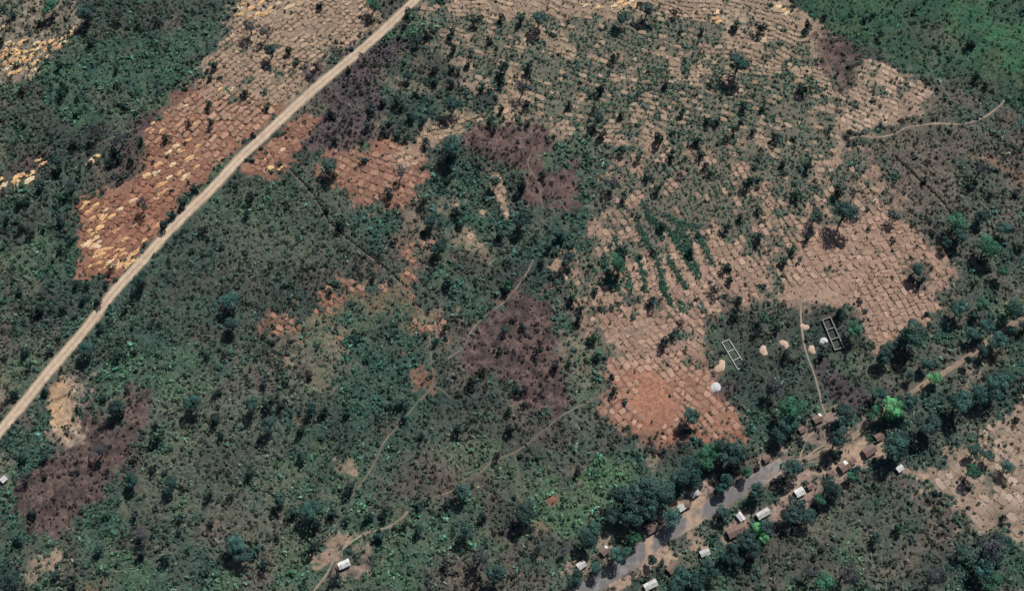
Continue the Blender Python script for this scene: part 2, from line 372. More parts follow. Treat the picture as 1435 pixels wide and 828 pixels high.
 ('yard', [(1150,660),(1190,660),(1180,680),(1160,680)], .6, 2, 4), ('yard', [(1080,622),(1108,625),(1110,640),(1085,635)], .7, 2, 4),
 ('sand', [(944,700),(985,685),(1000,700),(985,715),(960,728),(948,722)], .92, 2, 4), ('yard', [(985,675),(1005,665),(1012,680),(1000,695),(985,692)], .9, 1.5, 3),
 ('sand', [(895,765),(912,750),(930,765),(955,770),(950,790),(925,790),(915,800),(880,815),(850,835),(830,835),(860,808),(890,795)], .92, 2, 4),
 ('yard', [(902,745),(925,728),(925,745),(910,758)], .8, 2, 3), ('sand', [(965,750),(985,748),(990,770),(970,775)], .8, 2, 4), ('yard', [(838,755),(852,748),(858,765),(848,785),(835,785)], .8, 2, 4),
 ('yard', [(1005,745),(1040,722),(1055,730),(1045,750),(1018,760)], .85, 2, 4), ('yard', [(785,800),(800,780),(825,782),(835,800),(820,808),(800,800)], .8, 2, 4),
 ('yard', [(1060,640),(1085,635),(1090,650),(1070,655)], .8, 1.5, 3), ('sand', [(1255,655),(1272,655),(1297,668),(1297,675),(1262,664)], .8, 1, 2), ('yard',[(945,790),(960,775),(970,790),(950,806)], .6, 2, 4), ('yard', [(905,815),(925,800),(915,828),(900,828)], .6, 2, 4),
 ('yard', [(1055,715),(1085,705),(1090,730),(1060,735)], .7, 2, 4),
]
# ------------------------------------------------------------------ lines (photo pixels)
DIRT_ROAD = [(605,-25),(582,0),(545,36),(500,76),(455,112),(410,152),(370,190),(335,222),(300,262),(262,298),(230,331),(196,370),(160,408),(130,448),(97,488),(66,523),(30,568),(0,604),(-30,640)]
VILLAGE_ROAD = [(780,850),(815,828),(850,807),(882,787),(908,765),(935,748),(962,733),(985,718),(1010,703),(1040,684),(1070,667),(1098,650)]
TRACK = [(1098,650),(1125,645),(1160,630),(1190,618),(1208,600),(1225,585),(1250,568),(1283,546),(1300,535),(1340,512),(1370,490),(1400,466),(1440,440),(1480,418)]
PATHS = [
 [(1408,140),(1400,150),(1380,165),(1350,175),(1330,174),(1310,173),(1290,176),(1270,178),(1250,190),(1230,193),(1200,190),(1185,198),(1176,214),(1172,228)],
 [(1131,392),(1128,408),(1123,420),(1122,440),(1124,468),(1130,495),(1140,520),(1147,545),(1153,570),(1161,590),(1163,612)],
 [(1120,648),(1124,630),(1131,612),(1142,605)], [(1121,647),(1140,632),(1156,622)], [(1121,650),(1138,647),(1152,645)],
 [(748,362),(740,380),(728,398),(706,425),(682,440),(660,462),(652,485),(628,502)],
 [(858,548),(830,560),(792,578),(765,600),(742,620),(722,634),(700,642),(684,650),(674,662),(655,668),(640,686),(612,695)],
 [(572,716),(556,732),(540,740),(511,746),(485,764),(470,778),(458,805),(436,832)], [(482,764),(483,748)],
 [(602,470),(604,505),(609,541),(586,562),(573,579),(558,598),(546,609),(536,622),(523,653),(506,678),(491,697)], [(609,541),(622,548),(632,558)],
 [(404,238),(428,262),(444,282),(455,305),(470,324),(505,350),(530,370),(548,386),(566,402)],
 [(1248,218),(1275,240),(1288,255),(1312,275),(1332,300),(1350,312)], [(1148,66),(1158,86),(1168,108),(1173,136)],
 [(746,212),(738,228),(745,242),(755,256),(760,290)], [(1264,657),(1276,659),(1290,668),(1297,678)],
 [(1372,722),(1400,718),(1440,717)], [(720,635),(728,660),(722,690),(740,715)], [(845,480),(862,466),(905,462),(932,430),(945,420)],
 [(100,225),(150,195),(195,178)], [(1080,150),(1110,158),(1150,172),(1180,186)], [(684,0),(700,20),(725,45),(800,62)],
]
VEG_ROWS = [[(893,315),(905,338),(913,352)],[(893,358),(902,385),(905,410)],[(918,350),(924,378),(932,410)],[(935,360),(950,385),(962,405)],[(862,395),(868,412)],[(878,385),(884,412)],[(950,318),(960,335),(968,350)],[(905,300),(930,320),(950,335)],[(960,345),(972,365),(980,390)],[(945,325),(955,352),(972,380)],[(845,360),(852,385),(856,405)],[(900,285),(915,310),(928,335)],[(980,330),(990,352),(998,372)],[(925,395),(935,415),(940,428)],[(860,330),(868,355),(874,378)],[(930,300),(950,312),(975,318)]]

# ------------------------------------------------------------------ the ground sheet
GX = np.concatenate([[-9000,-4000,-2000,-1200,-800,-600,-540], np.arange(-500, 501, 1.0), [540,600,800,1200,2000,4000,9000]])
GY = np.concatenate([[-9000,-4000,-2000,-1000,-600,-400,-300], np.arange(-255, 316, 1.0), [350,420,600,1000,2000,4000,9000]])
XX, YY = np.meshgrid(GX, GY, indexing='xy')
ny, nx = XX.shape
X, Y = XX.ravel(), YY.ravel()
f1 = fbm(X, Y, 90, 1); f2 = fbm(X, Y, 22, 5); f3 = fbm(X, Y, 6, 9, 3)
def zone_col(z, seed):
    n = fbm(X, Y, z['s'], seed, 4)[:, None]
    n = np.clip((n - .5) * 1.5 + .5, 0, 1)
    return z['a'] * (1 - n) + z['b'] * n, z['ta'] * (1 - n) + z['tb'] * n
C, TC = zone_col(PAL['scrub'], 2)
# broad drift of the scrub between greener and drier
for key, thr, sd in (('teal', .5, 21), ('dry', .64, 27), ('dark', .52, 33), ('olive', .58, 37), ('bright', .64, 91), ('burnt', .70, 95)):
    m = (sstep(thr, thr + .2, fbm(X, Y, 45, sd, 5)) * (.5 if key in ('bright', 'burnt') else .8))[:, None]
    a, b = zone_col(PAL[key], sd + 1); C = C * (1 - m) + a * m; TC = TC * (1 - m) + b * m
DEN = np.ones(len(X)); THT = np.ones(len(X)); SOIL = np.zeros(len(X))
wx = (fbm(X, Y, 30, 40, 4) - .5); wf = (fbm(X, Y, 9, 44, 3) - .5)
fs = fbm(X, Y, 3.6, 47, 2)
for zi, (key, poly, st, soft, rag) in enumerate(ZONES):
    p = PL(poly); z = PAL[key]
    if len(poly) > 5 and key != 'burnt': soft, rag = soft * 1.3, rag * 1.35
    lo, hi = p.min(0) - soft - rag, p.max(0) + soft + rag
    I = np.nonzero((X > lo[0]) & (X < hi[0]) & (Y > lo[1]) & (Y < hi[1]))[0]
    d = sdf(p, X[I], Y[I]) + rag * (wx[I] * .9 + wf[I] * 1.1) + min(rag, 6) * .85 * (fs[I] - .5) * 2
    m = sstep(soft, -soft, d) * st
    if st < .9:
        m = m * np.clip(.55 + 1.1 * (f2[I] - .3), .3, 1.15); m = np.clip(m, 0, 1)
    n = np.clip((fbm(X[I], Y[I], z['s'], 50 + zi, 4) - .5) * 1.5 + .5, 0, 1)[:, None]
    M = m[:, None]
    C[I] = C[I] * (1 - M) + (z['a'] * (1 - n) + z['b'] * n) * M
    TC[I] = TC[I] * (1 - M) + (z['ta'] * (1 - n) + z['tb'] * n) * M
    DEN[I] = DEN[I] * (1 - m) + z['d'] * m
    THT[I] = THT[I] * (1 - m) + z['th'] * m
    soil = 1.0 if key in ('tan', 'red', 'pink', 'sand', 'yard', 'smooth', 'pit') else 0.0
    SOIL[I] = SOIL[I] * (1 - m) + soil * m
# weeds creeping over parts of the upper fields
VEG = np.zeros(len(X))
for poly, amt in (([(600,20),(1120,20),(1170,150),(1180,230),(1000,260),(840,300),(780,260),(700,140),(600,90)], .64),
                  ([(830,200),(1200,200),(1260,300),(1150,330),(1090,400),(1000,330),(860,430),(790,400)], .57),
                  ([(1180,100),(1290,120),(1230,180),(1180,190)], .5), ([(540,140),(720,140),(700,190),(560,240)], .35),
                  ([(290,60),(530,0),(440,110),(330,160),(250,150)], .28), ([(1300,580),(1435,560),(1435,740),(1320,720)], .25),
                  ([(800,420),(1000,430),(990,520),(850,520)], .25), ([(780,380),(850,400),(850,560),(770,560)], .6), ([(1085,330),(1250,280),(1330,370),(1260,430),(1100,400)], .18)):
    p = PL(poly)
    VEG = np.maximum(VEG, sstep(12, -12, sdf(p, X, Y)) * amt)
vn = fbm(X, Y, 34, 61, 5) * .45 + fbm(X, Y, 9, 66, 3) * .55
vn = np.clip((vn - .5) * 1.5 + .5, 0, 1)
VEG = sstep(1 - VEG - .16, 1 - VEG + .16, vn) * (VEG > 0.02)
vm = (VEG * .65)[:, None] * (SOIL > .3)[:, None]
g, tg = zone_col(PAL['teal'], 71)
g2, _ = zone_col(PAL['olive'], 72)
C = C * (1 - vm) + (g * .9 + g2 * .1) * vm; TC = np.where(SOIL[:, None] > .3, TC * (1 - vm) + tg * vm, TC); DEN = DEN + VEG * .35 * (SOIL > .3)
# trodden strips beside the roads and the paths
for line, w, soft, key, st in [(DIRT_ROAD, 5.5, 2.5, 'olive', .8), (DIRT_ROAD, 4.2, 1.6, 'sand', .8), (VILLAGE_ROAD, 6, 3, 'yard', .8), (TRACK, 4, 3, 'dry', .7)] + [(q, .5, .8, 'dry', .5) for q in PATHS]:
    lw = PL(line); lo, hi = lw.min(0) - 12, lw.max(0) + 12
    I = np.nonzero((X > lo[0]) & (X < hi[0]) & (Y > lo[1]) & (Y < hi[1]))[0]
    d = linedist(lw, X[I], Y[I]) + 2.0 * wf[I]
    m = sstep(w + soft, w - soft, d) * st
    C[I] = C[I] * (1 - m[:, None]) + PAL[key]['a'] * m[:, None]
    DEN[I] *= (1 - m)
    SOIL[I] = np.maximum(SOIL[I], m)
HUTPOS = [(815,791),(848,771),(914,738),(926,727),(912,819),(944,794),(988,774),(1032,743),(1038,723),(1070,719),(974,691),(958,709),(1075,642),(1121,689),(1135,681),(1165,662),(1184,652),(1195,645),(1146,586),(1124,601),(1172,570),(1219,630),(1232,611)]
CLEAR = [(1003,542,6.5), (1010,513,6), (1016,485,5), (1022,495,5), (1028,505,5), (1035,513,5), (1157,455,6), (1163,466,6), (1170,478,6), (1175,487,6), (1070,491,4.5), (1100,482,4.5), (1138,490,4.5), (1154,477,4.5), (1128,458,4.5), (482,790,8), (5,671,6), (1261,656,6)]
for px, py, rad in CLEAR:
    q = P(px, py); DEN *= 1 - sstep(rad + 1.5, rad - 1, np.hypot(X - q[0], Y - q[1])) * .93
# relief: tussocky scrub, hoed soil, smooth yards
ZH = (f3 - .5) * .95 * (1 - SOIL * .85) + (fbm(X, Y, 3.0, 77, 2) - .5) * (.8 - .5 * SOIL) + (f1 - .5) * .3
for line, w in [(DIRT_ROAD, 6.0), (VILLAGE_ROAD, 6.0), (TRACK, 4.0)] + [(q, 1.2) for q in PATHS]:
    lw = PL(line); lo, hi = lw.min(0) - 12, lw.max(0) + 12
    I = np.nonzero((X > lo[0]) & (X < hi[0]) & (Y > lo[1]) & (Y < hi[1]))[0]
    ZH[I] *= 1 - sstep(w + 2.5, w, linedist(lw, X[I], Y[I])) * .92
for px, py, rad in CLEAR + [(q[0], q[1], 8) for q in HUTPOS]:
    q = P(px, py); ZH *= 1 - sstep(rad + 4, rad, np.hypot(X - q[0], Y - q[1])) * .92
out = (np.abs(X) > 501) | (Y < -256) | (Y > 316)
ZH[out] = 0.0
# the dug pit beside the road drops below the land around it
pit = PL([(75,560),(98,552),(104,598),(80,602),(70,590)])
dp = sdf(pit, X, Y) + 2 * wf
ZH -= 1.6 * sstep(1.0, -1.5, dp)
ZG = ZH.reshape(ny, nx)
def ground_z(x, y):
    x = np.atleast_1d(np.asarray(x, float)); y = np.atleast_1d(np.asarray(y, float))
    i = np.clip(np.searchsorted(GX, x) - 1, 0, nx - 2); j = np.clip(np.searchsorted(GY, y) - 1, 0, ny - 2)
    fx = np.clip((x - GX[i]) / (GX[i + 1] - GX[i]), 0, 1); fy = np.clip((y - GY[j]) / (GY[j + 1] - GY[j]), 0, 1)
    return (ZG[j, i] * (1 - fx) + ZG[j, i + 1] * fx) * (1 - fy) + (ZG[j + 1, i] * (1 - fx) + ZG[j + 1, i + 1] * fx) * fy
def gz(x, y): return float(ground_z(x, y)[0])
def gsample(A, x, y):
    i = np.clip(np.searchsorted(GX, x) - 1, 0, nx - 1); j = np.clip(np.searchsorted(GY, y) - 1, 0, ny - 1)
    return A.reshape(ny, nx, *A.shape[1:])[j, i]

ii = (np.arange(ny - 1)[:, None] * nx + np.arange(nx - 1)[None, :]).ravel()
QF = np.stack([ii, ii + 1, ii + nx + 1, ii + nx], 1)
V = np.stack([X, Y, ZH], 1)
me = mesh_np('ground', V, QF, [M_GROUND], smooth=True)
vattr(me, 'col', C)
tag(link('ground', me), 'dry scrub and grass land with patches of bare soil', kind='structure')

# ------------------------------------------------------------------ roads, tracks, paths
def smooth_line(pts, step, z=0.0):
    p = PL(pts, z)
    for _ in range(2):                                             # Chaikin
        q = [p[0]]
        for a, b in zip(p[:-1], p[1:]): q += [a * .75 + b * .25, a * .25 + b * .75]
        p = np.array(q + [p[-1]])
    seg = np.linalg.norm(np.diff(p, axis=0), axis=1); s = np.concatenate([[0], np.cumsum(seg)])
    n = max(3, int(s[-1] / step)); t = np.linspace(0, s[-1], n)
    return np.stack([np.interp(t, s, p[:, 0]), np.interp(t, s, p[:, 1])], 1), t

def strip(name, pts, half, step, colf, lift=.06, crown=.0, nc=9, rag=.5, seed=1, mat=None):
    p, t = smooth_line(pts, step)
    d = np.gradient(p, axis=0); d /= np.linalg.norm(d, axis=1)[:, None] + 1e-9
    nrm = np.stack([-d[:, 1], d[:, 0]], 1)
    Vs, Cs = [], []
    for k in range(nc):
        u = -1 + 2 * k / (nc - 1)
        hw = half + rag * (vnoise(t, t * 0 + (0 if u < 0 else 50), 3.5, seed) - .5) * 2 * abs(u) + rag * 1.2 * (vnoise(t, t * 0 + (9 if u < 0 else 70), 17, seed) - .5)
        q = p + nrm * (u * hw)[:, None]
        z = ground_z(q[:, 0], q[:, 1]) + lift * (1 if abs(u) < .99 else -1.2) + crown * (1 - u * u)
        Vs.append(np.column_stack([q, z])); Cs.append(colf(u, t, q))
    n = len(p)
    Vn = np.concatenate(Vs); Cn = np.concatenate(Cs)
    F = []
    for k in range(nc - 1):
        a = k * n + np.arange(n - 1)
        F.append(np.stack([a, a + n, a + n + 1, a + 1], 1)[:, ::-1])
    me = mesh_np(name, Vn, np.concatenate(F)[:, ::-1], [mat or M_ROAD], smooth=True)
    if me.polygons[0].normal.z < 0: me.flip_normals()
    vattr(me, 'col', Cn)
    return link(name, me)

def mixc(a, b, m): return np.asarray(a) * (1 - m[:, None]) + np.asarray(b) * m[:, None]
def dirt_col(u, t, q):
    base = mixc((.50,.39,.29), (.42,.32,.235), fbm(q[:, 0], q[:, 1], 14, 5))
    rut = math.exp(-((abs(u) - .42) / .16) ** 2)
    base = base * (1 + .16 * rut - .16 * math.exp(-(u / .16) ** 2))
    e = np.clip((abs(u) - .72) / .28, 0, 1) * (.35 + .6 * fbm(q[:, 0], q[:, 1], 5, 8))
    return mixc(base, (.26,.20,.14), np.clip(e, 0, 1))if np.isscalar(e) else mixc_arr(base, (.26,.20,.14), e)
def mixc_arr(a, b, m): return a * (1 - m[:, None]) + np.asarray(b) * m[:, None]
tag(strip('dirt_road', DIRT_ROAD, 4.3, 1.5, dirt_col, .07, .12, 13, .55, 2), 'pale cream dirt road running straight across the scrub', kind='structure')
GREYS = [(815,1.1),(850,1),(872,.95),(886,1.1),(897,1),(907,.25),(916,.8),(930,1.1),(945,1),(958,.75),(970,.3),(984,.4),(994,1),(1005,1.1),(1045,1.1),(1055,.85),(1080,.8),(1098,.6)]
gw = np.array([[P(x, 750)[0], v] for x, v in GREYS])
def vill_col(u, t, q):
    g = np.interp(q[:, 0], gw[:, 0], gw[:, 1])
    n = fbm(q[:, 0], q[:, 1], 7, 3)
    m = sstep(.25, .75, g + (n - .5) * .6 - (.22 if u < -.6 else 0) - (.15 if u > .75 else 0))
    c = mixc_arr(mixc((.40,.29,.205), (.33,.24,.17), n), (.165,.155,.155), m)
    pale = sstep(.66, .85, fbm(q[:, 0], q[:, 1], 5, 12)) * .35
    return mixc_arr(c, (.34,.34,.34), pale)
tag(strip('village_road', VILLAGE_ROAD, 5.9, 1.2, vill_col, .07, .08, 13, .9, 4), 'worn grey road with sandy gaps through the huts', kind='structure')
def track_col(u, t, q):
    return mixc((.30,.22,.16), (.20,.16,.12), fbm(q[:, 0], q[:, 1], 7, 6)) * (1.15 if abs(abs(u) - .5) < .2 else .95)
tag(strip('dirt_track', TRACK, 2.2, 1.5, track_col, .06, .04, 9, .8, 5), 'sandy track leaving the huts under the dark trees', kind='structure')
def path_col(u, t, q):
    return mixc((.34,.26,.19), (.20,.165,.13), fbm(q[:, 0], q[:, 1], 9, 2))
def faint_col(u, t, q):
    return mixc((.23,.185,.14), (.12,.11,.085), fbm(q[:, 0], q[:, 1], 14, 2))
for k, q in enumerate(PATHS):
    hw = .95 if k < 2 or k in (2, 3, 7) else .5 if k in (11, 12, 13, 14, 9, 6) else .36
    tag(strip('footpath', q, hw, 1.5, path_col if k in (0, 1, 2, 3, 4, 5, 7, 15) else faint_col, .05, 0, 5, .35, 7 + k), 'thin winding footpath worn through the vegetation', kind='structure')
def stream_col(u, t, q): return np.tile((.02,.03,.028), (len(q), 1))
tag(strip('stream', [(1388,-20),(1390,0),(1395,22),(1391,35),(1380,44),(1372,52)], .8, 1.5, stream_col, .05, 0, 5, .3, 3), 'thin dark stream winding through the bright green marsh', kind='structure')

# ------------------------------------------------------------------ earth beds
def bed_mesh(seed):
    r = np.random.default_rng(seed); n = 10
    a = (np.arange(n) + r.uniform(-.2, .2, n)) * 2 * math.pi / n
    sq = 1 / np.maximum(np.abs(np.cos(a)), np.abs(np.sin(a))); k = .5 * (sq * .8 + .2) * r.uniform(.80, 1.10, n)
    top = np.stack([k * .8 * np.cos(a), k * .8 * np.sin(a), r.uniform(.65, 1.0, n)], 1)
    bot = np.stack([k * np.cos(a), k * np.sin(a), np.full(n, -.8)], 1)
    mid = np.stack([k * .4 * np.cos(a), k * .4 * np.sin(a), r.uniform(.75, 1.15, n)], 1)
    Vb = np.concatenate([bot, top, mid, [[0, 0, r.uniform(.8, 1.1)]]])
    F4 = np.array([[i, (i+1) % n, n + (i+1) % n, n + i] for i in range(n)] + [[n + i, n + (i+1) % n, 2*n + (i+1) % n, 2*n + i] for i in range(n)])
    F3 = np.array([[2*n + i, 2*n + (i+1) % n, 3*n] for i in range(n)])
    return Vb, F4, F3
BEDV = [bed_mesh(100 + i) for i in range(16)]
BEDM = [mesh_np('earth_bed', v, [f4, f3], [M_BED]) for v, f4, f3 in BEDV]
EXTRA = []           # tufts asked for by the fields: x, y, colour, size
RIDX = np.array([0.0])
def field(name, label, poly, ang_px, rw, ln, colA, colB, skip=.0, weed=.3, warp=5.0, hmin=.35, hmax=.62, seed=0, cap=300, gap=.95, rowgap=1.0, avoid=None, grad=None):
    r = np.random.default_rng(seed)
    p = PL(poly); c = p.mean(0)
    a0, a1 = P(*ang_px[0]), P(*ang_px[1]); th = math.atan2(*(a1 - a0)[::-1])
    ct, stt = math.cos(th), math.sin(th)
    ext = np.linalg.norm(p - c, axis=1).max() + 10
    rows = []
    v = -ext
    while v < ext:
        w = rw * r.uniform(.85, 1.18); u = -ext + r.uniform(0, ln)
        while u < ext:
            l = ln * r.uniform(.55, 1.6); rows.append((u + l / 2, v + w / 2, l, w)); u += l
        v += w
    A = np.array(rows)
    def mp(u, v):
        x = c[0] + u * ct - v * stt; y = c[1] + u * stt + v * ct
        return x + warp * 2 * (fbm(x, y, 60, seed + 3, 2) - .5), y + warp * 2 * (fbm(x, y, 60, seed + 8, 2) - .5)
    x, y = mp(A[:, 0], A[:, 1]); x2, y2 = mp(A[:, 0] + 1, A[:, 1])
    rot = np.arctan2(y2 - y, x2 - x)
    d = sdf(p, x, y) + 12 * (vnoise(x, y, 12, seed) - .5) + 8 * (vnoise(x, y, 30, seed + 1) - .5)
    veg = gsample(VEG, x, y); so = gsample(SOIL, x, y)
    ok = (d < -1.0) & (so > .45) & (r.random(len(x)) > skip)
    for q in [DIRT_ROAD, VILLAGE_ROAD, TRACK]: ok &= linedist(PL(q), x, y) > 8.5
    for q in PATHS: ok &= linedist(PL(q), x, y) > 2.6
    for q in VEG_ROWS: ok &= linedist(PL(q), x, y) > 2.2
    for q in (avoid or []): ok &= sdf(PL(q), x, y) > 0
    grown = veg + r.uniform(-.3, .3, len(x)) > .76
    root = tag(bpy.data.objects.new(name, None), label, kind='structure'); COL.objects.link(root)
    z0 = gz(*c); root.location = (*c, z0)
    zz = ground_z(x, y)
    K = np.nonzero(ok & ~grown)[0]
    size = A[:, 2] * A[:, 3] / np.hypot(x - CAMP[0], y - CAMP[1])
    K = K[np.argsort(-size[K])]
    jv, jf, jc = [], [], []
    for n, i in enumerate(K):
        l, w = A[i, 2] * gap * r.uniform(.92, 1.06), A[i, 3] * gap * rowgap * r.uniform(.90, 1.03)
        m = fbm(x[i:i+1], y[i:i+1], 30, seed + 5)[0] * .6 + r.random() * .4
        ca, cb = np.array(colA), np.array(colB)
        col = ca * (1 - m) + cb * m
        if grad is not None:
            gx0, gx1 = P(*grad[0]), P(*grad[1]); dg = gx1 - gx0
            tt = float(np.clip(np.dot([x[i] - gx0[0], y[i] - gx0[1]], dg) / np.dot(dg, dg), 0, 1))
            col = col * (1 - tt) + np.array(grad[2]) * tt * r.uniform(.85, 1.15)
        col = col * (r.uniform(.74, 1.14) if r.random() < .75 else r.uniform(.6, 1.28)); 
        if veg[i] > .35: col = col * .9
        h = r.uniform(hmin, hmax); k = r.integers(16); ro = rot[i] + r.normal(0, .12) + (math.pi if r.random() < .5 else 0)
        if n < cap:
            link('earth_bed', BEDM[k], root, (x[i] - c[0], y[i] - c[1], zz[i] - z0), ro, (l, w, h), col)
        else:
            vb, f4, f3 = BEDV[k]; q = vb * (l, w, h); cr, sr = math.cos(ro), math.sin(ro)
            q = np.column_stack([q[:, 0] * cr - q[:, 1] * sr + x[i] - c[0], q[:, 0] * sr + q[:, 1] * cr + y[i] - c[1], q[:, 2] + zz[i] - z0])
            jv.append(q); jf.append((f4, f3)); jc.append(np.tile(col, (len(q), 1)))
    if jv:
        nb = len(jv[0]); F4 = np.concatenate([f[0] + k * nb for k, f in enumerate(jf)]); F3 = np.concatenate([f[1] + k * nb for k, f in enumerate(jf)])
        me = mesh_np('earth_bed_mass', np.concatenate(jv), [F4, F3], [M_BEDS]); vattr(me, 'col', np.concatenate(jc))
        tag(link('earth_bed_mass', me, root), kind='stuff')
    # weeds along the furrows and over abandoned beds
    for i in np.nonzero(ok)[0]:
        nw = 0
        if grown[i]: nw = r.integers(3, 6)
        elif r.random() < weed * 1.15 + veg[i]: nw = r.integers(1, 4) + int(2.5 * veg[i])
        for _ in range(nw):
            uu = A[i, 0] + r.uniform(-.5, .5) * A[i, 2]
            vv = A[i, 1] + ((r.choice([-.5, .5]) * r.uniform(.9, 1.03)) if not grown[i] or r.random() < .6 else r.uniform(-.5, .5)) * A[i, 3]
            xx, yy = mp(np.array([uu]), np.array([vv]))
            gc = np.array((.056,.104,.078)) * (1 - veg[i]) + np.array((.050,.14,.094)) * veg[i] if r.random() < .75 else np.array((.065,.07,.055))
            EXTRA.append((xx[0], yy[0], *(gc * r.uniform(.7, 1.4)), r.uniform(.7, 1.4) * (1.25 if grown[i] else .85)))
    return root

TANA, TANB = (.32,.228,.158), (.41,.298,.21)
PNKA, PNKB = (.31,.202,.148), (.40,.27,.20)
REDA, REDB = (.25,.13,.092), (.34,.20,.145)
field('farm_field', 'tan earth beds in slanting rows above the red plot beside the dirt road', [(285,82),(312,58),(335,-10),(508,-10),(536,26),(480,75),(430,122),(392,156),(330,170),(265,150),(262,125),(292,105)],
      ((300,170),(470,40)), 5.3, 6.0, TANA, TANB, .06, .8, 2, seed=11, rowgap=.86, hmin=.45, hmax=.75, grad=((380,110),(310,165),(.33,.2,.14)))
field('farm_field', 'red earth beds beside the dirt road, littered with pale straw', [(262,125),(310,140),(392,156),(330,213),(288,250),(240,305),(195,355),(170,387),(115,380),(108,340),(110,285),(165,265),(198,240),(203,190),(200,178)],
      ((180,370),(330,200)), 5.7, 6.6, (.18,.085,.058), (.33,.17,.112), .12, .3, 2.5, seed=12, hmin=.5, hmax=.85, grad=((200,260),(280,150),(.37,.24,.17)))
field('farm_field', 'small red field across the dirt road from the straw plot', [(335,236),(362,208),(412,166),(455,160),(440,185),(415,215),(388,246),(350,250)],
      ((355,245),(420,170)), 5.4, 5.8, REDA, REDB, .05, .3, 2, seed=13)
field('farm_field', 'rust red field of curved bed rows south of the dark ash plot', [(448,207),(530,203),(556,192),(600,214),(587,262),(572,287),(520,286),(450,252)],
      ((460,225),(580,265)), 6.0, 6.2, (.27,.155,.112), (.36,.225,.165), .06, .35, 4, seed=14)
field('farm_field', 'narrow tan field between dark bushes above the purple fallow plot', [(598,182),(640,158),(722,143),(722,182),(660,186),(600,214),(560,235),(545,220)],
      ((600,200),(720,160)), 5.6, 5.6, TANA, TANB, .1, .5, 4, seed=15)
field('farm_field', 'wide weedy tan field with gently curving bed rows along the top', [(588,14),(660,-15),(1100,-10),(1135,55),(1160,95),(1178,140),(1190,215),(1160,255),(960,205),(850,210),(770,178),(720,150),(622,100)],
      ((700,40),(1000,115)), 5.3, 6.2, (.29,.215,.152), (.38,.284,.202), .04, .8, 9, seed=16)
field('farm_field', 'weedy field of steep bed rows with green crop strips between them', [(850,210),(960,205),(1150,250),(1185,215),(1228,255),(1250,298),(1190,312),(1128,318),(1118,382),(1090,415),(1000,440),(900,430),(805,440),(782,372),(830,332),(850,280)],
      ((880,300),(940,410)), 5.9, 5.9, (.30,.205,.15), (.39,.274,.202), .04, .6, 5, seed=17)
field('farm_field', 'pinkish field of earth beds between the burnt ground and white foundation', [(805,440),(900,425),(1000,435),(1010,445),(985,470),(990,505),(940,520),(845,515),(850,480)],
      ((860,450),(930,520)), 5.6, 5.6, PNKA, PNKB, .04, .35, 5, seed=18)
field('farm_field', 'red field of earth beds round a smooth bare red patch', [(845,510),(940,505),(1000,510),(1010,550),(1045,590),(1040,610),(1000,605),(960,600),(935,625),(880,612),(838,580),(865,550)],
      ((860,490),(930,570)), 5.6, 5.6, (.32,.19,.135), (.40,.255,.19), .06, .25, 5, seed=19, hmin=.2, hmax=.4, avoid=[[(898,520),(925,530),(955,570),(925,605),(905,600),(890,560)]])
field('farm_field', 'clean pinkish field of square earth beds above the dark ruin', [(1128,312),(1190,310),(1235,288),(1292,330),(1336,382),(1300,452),(1270,457),(1236,488),(1210,482),(1198,432),(1175,405),(1130,400),(1090,405),(1120,380)],
      ((1190,330),(1262,450)), 6.4, 5.4, PNKA, PNKB, .03, .3, 4, seed=20, rowgap=.9, hmin=.45, hmax=.75, avoid=[[(1265,380),(1290,360),(1310,385),(1298,410),(1278,410)]])
field('farm_field', 'small tan field below the marsh beside the purple plot', [(1213,84),(1250,95),(1300,123),(1312,135),(1282,155),(1225,186),(1182,192),(1168,140),(1195,112)],
      ((1180,110),(1290,150)), 5.2, 5.6, (.36,.26,.19), (.42,.31,.23), .05, .5, 4, seed=21, hmin=.2, hmax=.36)
field('farm_field', 'sandy field with faint broken beds east of the huts', [(1297,655),(1345,640),(1392,590),(1435,555),(1480,560),(1480,745),(1380,748),(1340,732),(1325,702),(1298,690)],
      ((1300,660),(1370,720)), 6.6, 6.6, (.31,.235,.185), (.36,.275,.22), .4, .45, 8, seed=22, hmin=.15, hmax=.34, gap=1.0)

field('farm_field', 'remnants of red beds breaking through the weeds left of centre', [(350,330),(620,330),(645,480),(350,480)],
      ((480,380),(560,450)), 5.4, 5.6, REDA, (.40,.24,.165), .1, .5, 5, seed=23)
field('farm_field', 'strips of tan beds left between dark scrub south of the purple fallow plot', [(600,232),(730,232),(730,370),(600,370)],
      ((640,320),(690,370)), 5.4, 5.8, TANA, TANB, .1, .4, 5, seed=24)

# straw heaps left on the beds
def heap_mesh(name, seed, n=18, rings=5, jag=.25, mats=(), zf=1.0, wob=1.0):
    r = np.random.default_rng(seed)
    Vv = [[0, 0, zf]]; F3, F4 = [], []
    ang = np.arange(n) * 2 * math.pi / n
    kk = 1 + wob * .22 * np.sin(ang * 2 + r.uniform(0, 6)) + wob * .15 * np.sin(ang * 3 + r.uniform(0, 6)) + r.uniform(-jag, jag, n) * .5
    for j in range(1, rings + 1):
        t = j / rings
        z = zf * (1 - t ** 1.5) * r.uniform(1 - jag, 1 + jag, n) - (.25 if j == rings else 0)
        Vv += np.stack([kk * t * np.cos(ang), kk * t * np.sin(ang), z], 1).tolist()
    for i in range(n): F3.append([0, 1 + i, 1 + (i + 1) % n])
    for j in range(rings - 1):
        for i in range(n):
            a = 1 + j * n + i; b = 1 + j * n + (i + 1) % n
            F4.append([a, a + n, b + n, b])
    return mesh_np(name, np.array(Vv), [np.array(F3), np.array(F4)], mats, smooth=True)
